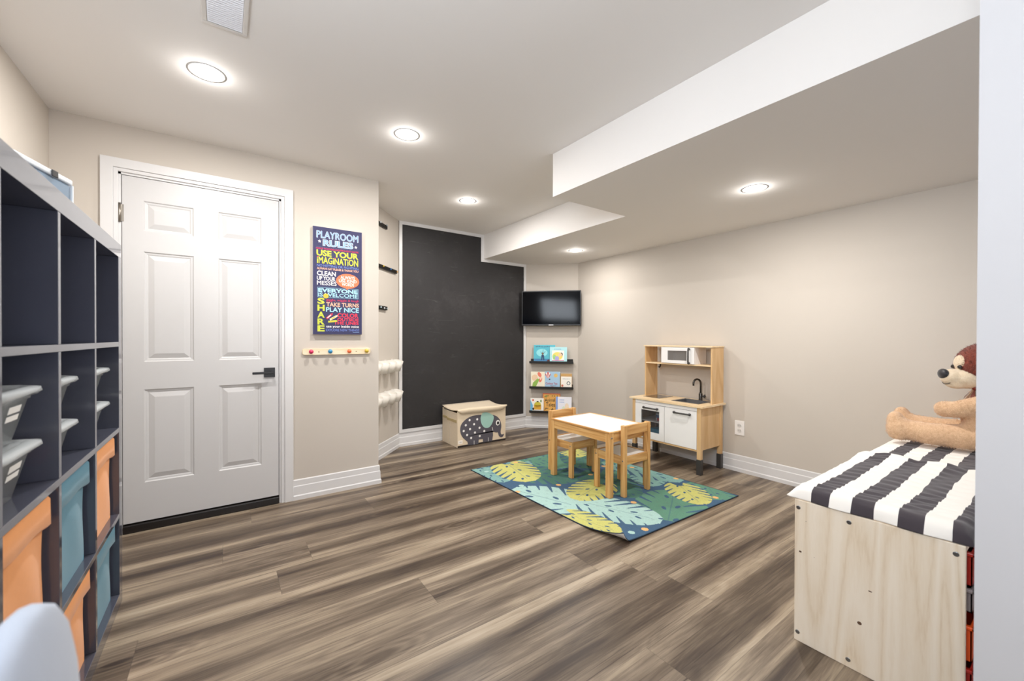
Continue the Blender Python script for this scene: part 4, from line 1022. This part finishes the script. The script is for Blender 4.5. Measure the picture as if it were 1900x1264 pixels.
# ================================================================ BENCH UNITS WITH CUSHIONS
def pine_panel():
    t = NT('pale_pine_panel'); co = t.coord((1, 1, .10))
    big = t.noise(co, 4.2, 2, .45, 1.0)
    rg = t.math('FRACT', t.math('MULTIPLY', big, 8.0)); rg = t.math('ABSOLUTE', t.math('SUBTRACT', rg, .5))
    fn = t.noise(co, 160, 3, .6); v = t.math('ADD', t.math('MULTIPLY', rg, 1.1), t.math('MULTIPLY', fn, .5))
    t.put(t.b.inputs['Base Color'], t.ramp(v, [(.15, '#d9c6ab'), (.38, '#e4d5bf'), (.75, '#ebdfcd')]))
    t.b.inputs['Roughness'].default_value = .5; t.bump(fn, .1, .001); return t.m
MPP = pine_panel()
MKNOT = mat('pine_knot', '#5c4330', .6, var=.3, vscale=150)
def bench(x0, x1, label, knots):
    y0, y1, hh = .205, .650, .545; w = (x1-x0)/2; cx = (x0+x1)/2
    t = thing('storage_bench', label, 'storage bench', (cx, (y0+y1)/2, 0), 0, 'pine storage benches'); dy = (y1-y0)/2
    for i, (a, b) in enumerate(((-w, -w+.018), (w-.018, w))):
        p = MB().box(a, b, -dy, dy, 0.0005, hh)
        if knots and i == 0:
            for (y, z, r, kx) in ((.203, .348, .0035, 1.3), (.185, .470, .0012, 1), (.158, .345, .0010, 1), (.024, .175, .0058, 1.1), (-.004, .300, .0022, 2.4)):
                p.add([(a-.0003, (y-.225+.0 if 0 else y-.0)+dy*0-.0 + kx*r*math.cos(q)-.0, z+r*math.sin(q)) for q in [2*PI*k/14 for k in range(14)]], [list(range(14))], 1)
        pn = p.build('side_panel', [MPP, MKNOT], t, bevel=.002)
    if knots:
        for (y, z) in ((dy-.012, hh-.030), (.055, hh-.030), (-dy+.020, hh-.030), (dy-.012, .035), (.055, .028), (-dy+.02, .035)):
            MB().lathe([(.0072, 0), (.0072, -.0008), (.004, -.0004), (.0001, -.0003)], (-w, y, z), 14, 0, 'x').build('screw', mat('screw_steel', '#8b8f93', .3, metal=1), t)
    MB().box(-w+.0185, w-.0185, -dy, dy, hh-.018, hh).build('top_panel', MPP, t); MB().box(-w+.0185, w-.0185, -dy, dy, .03, .048).build('bottom_panel', MPP, t)
    MB().box(-w+.0185, w-.0185, dy-.008, dy-.002, .0485, hh-.0185).build('back_panel', MPP, t)
    MB().box(-.009, .009, -dy+.005, dy-.01, .0485, hh-.0185).build('divider', MPP, t)
    return t
bench(1.802, 2.728, 'pale pine storage bench whose screwed end panel faces the camera', True)
bench(2.730, 3.656, 'second pine storage bench under the far cushion, against the right wall', False)
MREDB = mat('red_bin_plastic', '#b02318', .35); MORB = mat('orange_bin_plastic', '#ef5a1e', .35); MGRB = mat('grey_bin_plastic', '#8f8585', .4)
def tray(x0, x1, z0, z1, m, label, name='drawer_tub'):
    t = thing(name, label, 'storage tub', ((x0+x1)/2, .23, z0), 0, 'plastic tubs in the storage bench'); w = (x1-x0)/2; h = z1-z0; b = MB()
    b.box(-w+.01, w-.01, -.035, -.032, 0, h).box(-w+.01, w-.01, .36, .363, 0, h).box(-w+.01, -w+.013, -.035, .363, 0, h).box(w-.013, w-.01, -.035, .363, 0, h).box(-w+.01, w-.01, -.035, .363, 0, .003)
    b.build('tub', m, t)
    MB().box(-w, w, -.052, -.035, h-.010, h).box(-w, -w+.012, -.045, .37, h-.010, h).box(w-.012, w, -.045, .37, h-.010, h).build('rim', m, t, bevel=.002)
tray(1.8215, 2.255, .420, .522, MREDB, 'red plastic tub topmost in the near storage bench, seen past the partition')
tray(1.8215, 2.255, .340, .412, MGRB, 'grey plastic tub second from the top in the near storage bench')
tray(1.8215, 2.255, .190, .300, MORB, 'orange plastic tub low in the near storage bench')
tray(1.8215, 2.255, .049, .170, MREDB, 'red plastic tub at the bottom of the near storage bench')
# striped cushions
MST = [mat('cushion_white_cotton', '#efebe4', .85, bump=.2, bscale=500, sheen=.2), mat('cushion_charcoal_cotton', '#3b343a', .88, var=.05, vscale=200, bump=.2, bscale=500, sheen=.2)]
BND = [.655, .598, .541, .478, .417, .356, .294, .233, .170]
def cushion(x0, x1, z0, seed, label, lift):
    t = thing('striped_cushion', label, 'cushion', ((x0+x1)/2, .425, z0), 0, 'striped bench cushions')
    NXc = 90; ya, yb = .672, .190; bb = [ya]+BND[1:-1]+[yb]; ys = np.concatenate([np.linspace(bb[k_], bb[k_+1], 14, endpoint=False) for k_ in range(len(bb)-1)]+[[yb]]); NYc = len(ys); sh_ = 0 if seed == 2 else -.012; rs = np.random.RandomState(seed)
    ph = rs.uniform(0, 6, 12); vs = []; fs = []; mi = []
    def bw(y, x):   # stripe index, stripe edges slightly wavy
        yy = y; k = 0
        while k < len(BND)-1 and yy < BND[k+1]: k += 1
        return k % 2
    L_ = x1-x0
    for side in (0, 1):
        for i in range(NXc+1):
            u = i/NXc; x = x0+L_*u
            for j, y in enumerate(ys):
                v = j/(NYc-1)
                e = min(1, min(u, 1-u)*L_/.045)*1.0; e2 = min(1, min(v, 1-v)*.48/.05)
                prof = (1-(1-e)**2)**.5*(1-(1-e2)**2)**.5 if e > 0 and e2 > 0 else 0
                th = (.044 if seed == 2 else .026)*prof+.006
                wr = .0024*math.sin(x*95+2.2*math.sin(y*17+ph[2])+ph[3])*math.sin(y*24+ph[4]+x*5)+.0025*math.sin(x*160+y*30+ph[5])*max(0, math.sin(x*9+ph[6]+y*4))
                pk = lift*max(0, u-.78)*4
                edge_wob = .008*math.sin(x*23+ph[7])*(1 if j == 0 else 0)+.006*math.sin(y*30+ph[8])*(1 if i in (0, NXc) else 0)
                if side == 0: z = th+wr*prof+pk*(.4+.6*abs(math.sin(y*21)))*.028*prof**.5
                else: z = .0 if prof > .3 else .003
                vs.append((x-(x0+x1)/2+(edge_wob if i in (0, NXc) else 0), y+(.0025*math.sin(x*13+ph[0])+.0018*math.sin(x*41+ph[1])+sh_)*(1 if .03 < v < .97 else 0)-.425+(edge_wob if j == 0 else 0), z))
    st = (NXc+1)*NYc
    for side in (0, 1):
        for i in range(NXc):
            for j in range(NYc-1):
                a = side*st+i*NYc+j; f_ = (a, a+NYc, a+NYc+1, a+1); fs.append(f_ if side else f_[::-1])
                mi.append(bw((ys[j]+ys[j+1])/2, x0+L_*(i+.5)/NXc))
    rim = [i*NYc for i in range(NXc+1)]+[NXc*NYc+j for j in range(1, NYc)]+[i*NYc+NYc-1 for i in range(NXc-1, -1, -1)]+[j for j in range(NYc-2, 0, -1)]
    for k in range(len(rim)):
        a, b = rim[k], rim[(k+1) % len(rim)]; fs.append((a, b, b+st, a+st)); mi.append(bw((ys[a % NYc]+ys[b % NYc])/2, 0))
    me = bpy.data.meshes.new('cushion_pad'); me.from_pydata(vs, [], fs)
    for m in MST: me.materials.append(m)
    me.polygons.foreach_set('material_index', mi); me.polygons.foreach_set('use_smooth', [True]*len(fs))
    bm = bmesh.new(); bm.from_mesh(me); bmesh.ops.recalc_face_normals(bm, faces=bm.faces); bm.to_mesh(me); bm.free()
    o = bpy.data.objects.new('cushion_pad', me); COL.objects.link(o); o.parent = t
cushion(1.800, 2.640, .5458, 2, 'black and white striped cushion at the near end of the bench', 1.0)
cushion(2.646, 3.480, .5458, 5, 'striped cushion behind the first one, under the legs of the plush bear', 0.0)

# ================================================================ PLUSH BEAR
def fur_mat(name, c0, c1):
    t = NT(name); co = t.coord(); n = t.noise(co, 60, 4, .7, .6); n2 = t.noise(co, 260, 3, .7)
    t.put(t.b.inputs['Base Color'], t.ramp(t.math('ADD', t.math('MULTIPLY', n, .6), t.math('MULTIPLY', n2, .4)), [(.3, c0), (.65, c1)]))
    t.b.inputs['Roughness'].default_value = .95; t.b.inputs['Sheen Weight'].default_value = .3; t.bump(n2, .8, .004); return t.m
MTAN = fur_mat('tan_fur', '#c69a72', '#ecc8a2'); MBRN = fur_mat('dark_red_brown_fur', '#5a2113', '#93402a'); MCRM = fur_mat('cream_short_fur', '#dcc4a2', '#ecdcc2')
br = thing('plush_bear', 'large tan plush bear with a red-brown head sitting on the bench', 'plush toy', (3.20, .20, .594))
def tufts(o, n, ln, wd, seed, mi=0, grav=.35):
    """short flat tufts of pile grown from the skin, kept in the same mesh"""
    me = o.data; rs = np.random.RandomState(seed); polys = me.polygons
    ar = np.array([p.area for p in polys]); pick = rs.choice(len(polys), n, p=ar/ar.sum())
    mb = MB(); mb.v = [tuple(v.co) for v in me.vertices]; mb.f = [list(p.vertices) for p in polys]; mb.m = [p.material_index for p in polys]; mb.sm = [True]*len(mb.f)
    for k in pick:
        p = polys[int(k)]; c = p.center; nrm = p.normal
        j = Vector(rs.normal(0, .55, 3)); d = (nrm*.45+j*.8+Vector((0, 0, -grav))).normalized(); side = d.cross(nrm+Vector((.01, .02, .03)))
        if side.length < 1e-4: continue
        side = side.normalized()*wd; q = c-nrm*.001+Vector(rs.normal(0, .002, 3))
        mb.add([q-side, q+side, q+d*ln*rs.uniform(.6, 1.2)], [(0, 1, 2)], p.material_index, False)
    mats = list(me.materials); nm = o.name; par = o.parent; bpy.data.objects.remove(o)
    return mb.build(nm.split('.')[0], mats, par, fix=False)
def bear():
    b = MB()
    # torso, legs and arms in one skin (local: x to the wall, y towards the feet, z up)
    b.ball((0.0, .045, .175), .165, 24, 0, (1.0, .88, 1.04)); b.ball((0, .03, .29), .135, 20, 0, (1.05, .9, 1)); b.ball((0, .01, .405), .09, 18, 0, (1, 1, .9))
    for sx_, ty_ in ((-.095, .0), (.135, .02)):
        b.tube([(sx_*.6, .02, .075), (sx_*.8, .14, .066), (sx_, .28, .060), (sx_, .38+ty_, .066)], [.075, .066, .058, .056], 18)
        b.ball((sx_, .405+ty_, .068), .066, 18, 0, (1, .9, 1)); b.ball((sx_, .425+ty_, .108), .052, 16, 0, (1, .75, 1.05)); b.ball((sx_, .43+ty_, .070), .060, 16, 0, (.95, .6, 1.1))
    b.tube([(-.10, .00, .31), (-.13, .10, .24), (-.11, .19, .205), (-.085, .225, .200)], [.058, .048, .043, .042], 16); b.ball((-.085, .235, .200), .043, 16)
    b.tube([(.10, .00, .32), (.18, -.01, .25), (.21, .0, .18), (.21, .02, .13)], [.060, .052, .047, .045], 16); b.ball((.21, .02, .12), .046, 16)
    o = solid_from(b, 'body', [MTAN], br, .009, 5); tufts(o, 26000, .0075, .0011, 3, 0, .5)
    # head
    h = MB().ball((-.01, .10, .435), .118, 24, 0, (1, .95, .98)); h.ball((-.10, .02, .53), .040, 14, 0, (.7, .6, 1)); h.ball((.10, .06, .53), .040, 14, 0, (.7, .6, 1))
    o = solid_from(h, 'head', [MBRN], br, .007, 3); tufts(o, 14000, .010, .0011, 5, 0, .5)
bear()
# face pieces; the face looks towards the feet and a little to the camera
FD = Vector((-.55, .83, .02)).normalized(); HC = Vector((-.01, .10, .435))
FS = Vector((FD.y, -FD.x, 0)).normalized()     # to the wall side
UP = Vector((0, 0, 1))
def fp(f, s_, u_): return HC+FD*f+FS*s_+UP*u_
fmx = Matrix((FS, FD, UP)).transposed().to_4x4()
m = MB(); m.xf = Matrix.Translation(HC) @ fmx
m.ball((0, .080, -.070), .070, 20, 0, (1.12, .95, .78)); m.ball((0, .130, -.068), .050, 20, 0, (1.05, .95, .88)); m.ball((0, .115, -.100), .046, 18, 0, (1.05, .95, .60))
o = solid_from(m, 'muzzle', [MCRM], br, .005, 5)
m = MB(); m.xf = Matrix.Translation(HC) @ fmx
m.ball((0, .088, .006), .050, 18, 0, (1.08, .62, .98))
m.build('face_patch', MCRM, br)
for q in (-.026, .028):
    m = MB(); m.xf = Matrix.Translation(HC) @ fmx; m.ball((q, .112, -.012), .0115, 14); m.build('eye', mat('glass_eye', '#15100c', .08, coat=1), br)
m = MB(); m.xf = Matrix.Translation(HC) @ fmx; m.ball((0, .166, -.052), .031, 18, 0, (1.15, .62, .90)); m.build('nose', mat('nose_black', '#15131a', .5, sheen=.3), br)
m = MB(); m.xf = Matrix.Translation(HC) @ fmx
m.tube([(.034*math.sin(a), .160-.010*abs(math.sin(a))+.004, -.104-.012*math.cos(a)+.012) for a in [-1.3+2.6*i/12 for i in range(13)]], .0016, 6); m.build('mouth', MBLK, br)
rb = MB(); rb.tube([(.100*math.cos(a), .045+.100*math.sin(a), .345-.022*math.sin(a)) for a in [2*PI*i/24 for i in range(25)]], .012, 8)
rb.ball((-.07, .125, .322), .018, 12); rb.add([(-.075, .13, .32), (-.125, .125, .275), (-.09, .15, .26)], [(0, 1, 2)]); rb.add([(-.07, .135, .32), (-.07, .17, .26), (-.04, .17, .27)], [(0, 1, 2)])
rb.build('neck_ribbon', mat('ribbon_dark_red', '#7a2a1c', .4, var=.2, vscale=60), br)

# ================================================================ GREY CHAIR at the lower left corner
MGF = mat('light_grey_felt', '#9aa1ae', .95, var=.03, vscale=30, bump=.25, bscale=600, sheen=.3)
gc = thing('upholstered_chair', 'rounded light grey upholstered chair back in the lower left foreground', 'chair', (-.02, .36, 0))
def superball(c, r, e, n=36):
    m = MB(); vs = []; k2 = n//2
    sp_ = lambda v, p: math.copysign(abs(v)**p, v)
    for i in range(k2+1):
        th = PI*i/k2-PI/2
        for k in range(n):
            a = 2*PI*k/n
            vs.append((c[0]+r[0]*sp_(math.cos(th), e)*sp_(math.cos(a), e), c[1]+r[1]*sp_(math.cos(th), e)*sp_(math.sin(a), e), c[2]+r[2]*sp_(math.sin(th), e)))
    m.add(vs, [(i*n+k, i*n+(k+1) % n, (i+1)*n+(k+1) % n, (i+1)*n+k) for i in range(k2) for k in range(n)], 0, True); return m
bk = superball((-.130, 0, .68), (.038, .30, .29), .72); bk.v = [(v[0], v[1], v[2]+.42*(v[1]-.24)) for v in bk.v]; bk.build('backrest', MGF, gc)
superball((.10, 0, .435), (.23, .235, .045), .5).build('seat', MGF, gc)
for i in (-1, 1):
    for j_ in (-1, 1): MB().tube([(.10+i*.17, j_*.17, .40), (.10+i*.20, j_*.20, 0.0)], [.016, .010], 12).build('leg', mat('chair_leg_wood', '#b58a5c', .4), gc)
MB().box(-.13, -.10, -.12, -.09, .40, .55).box(-.13, -.10, .09, .12, .40, .55).build('back_support', MBLK, gc)
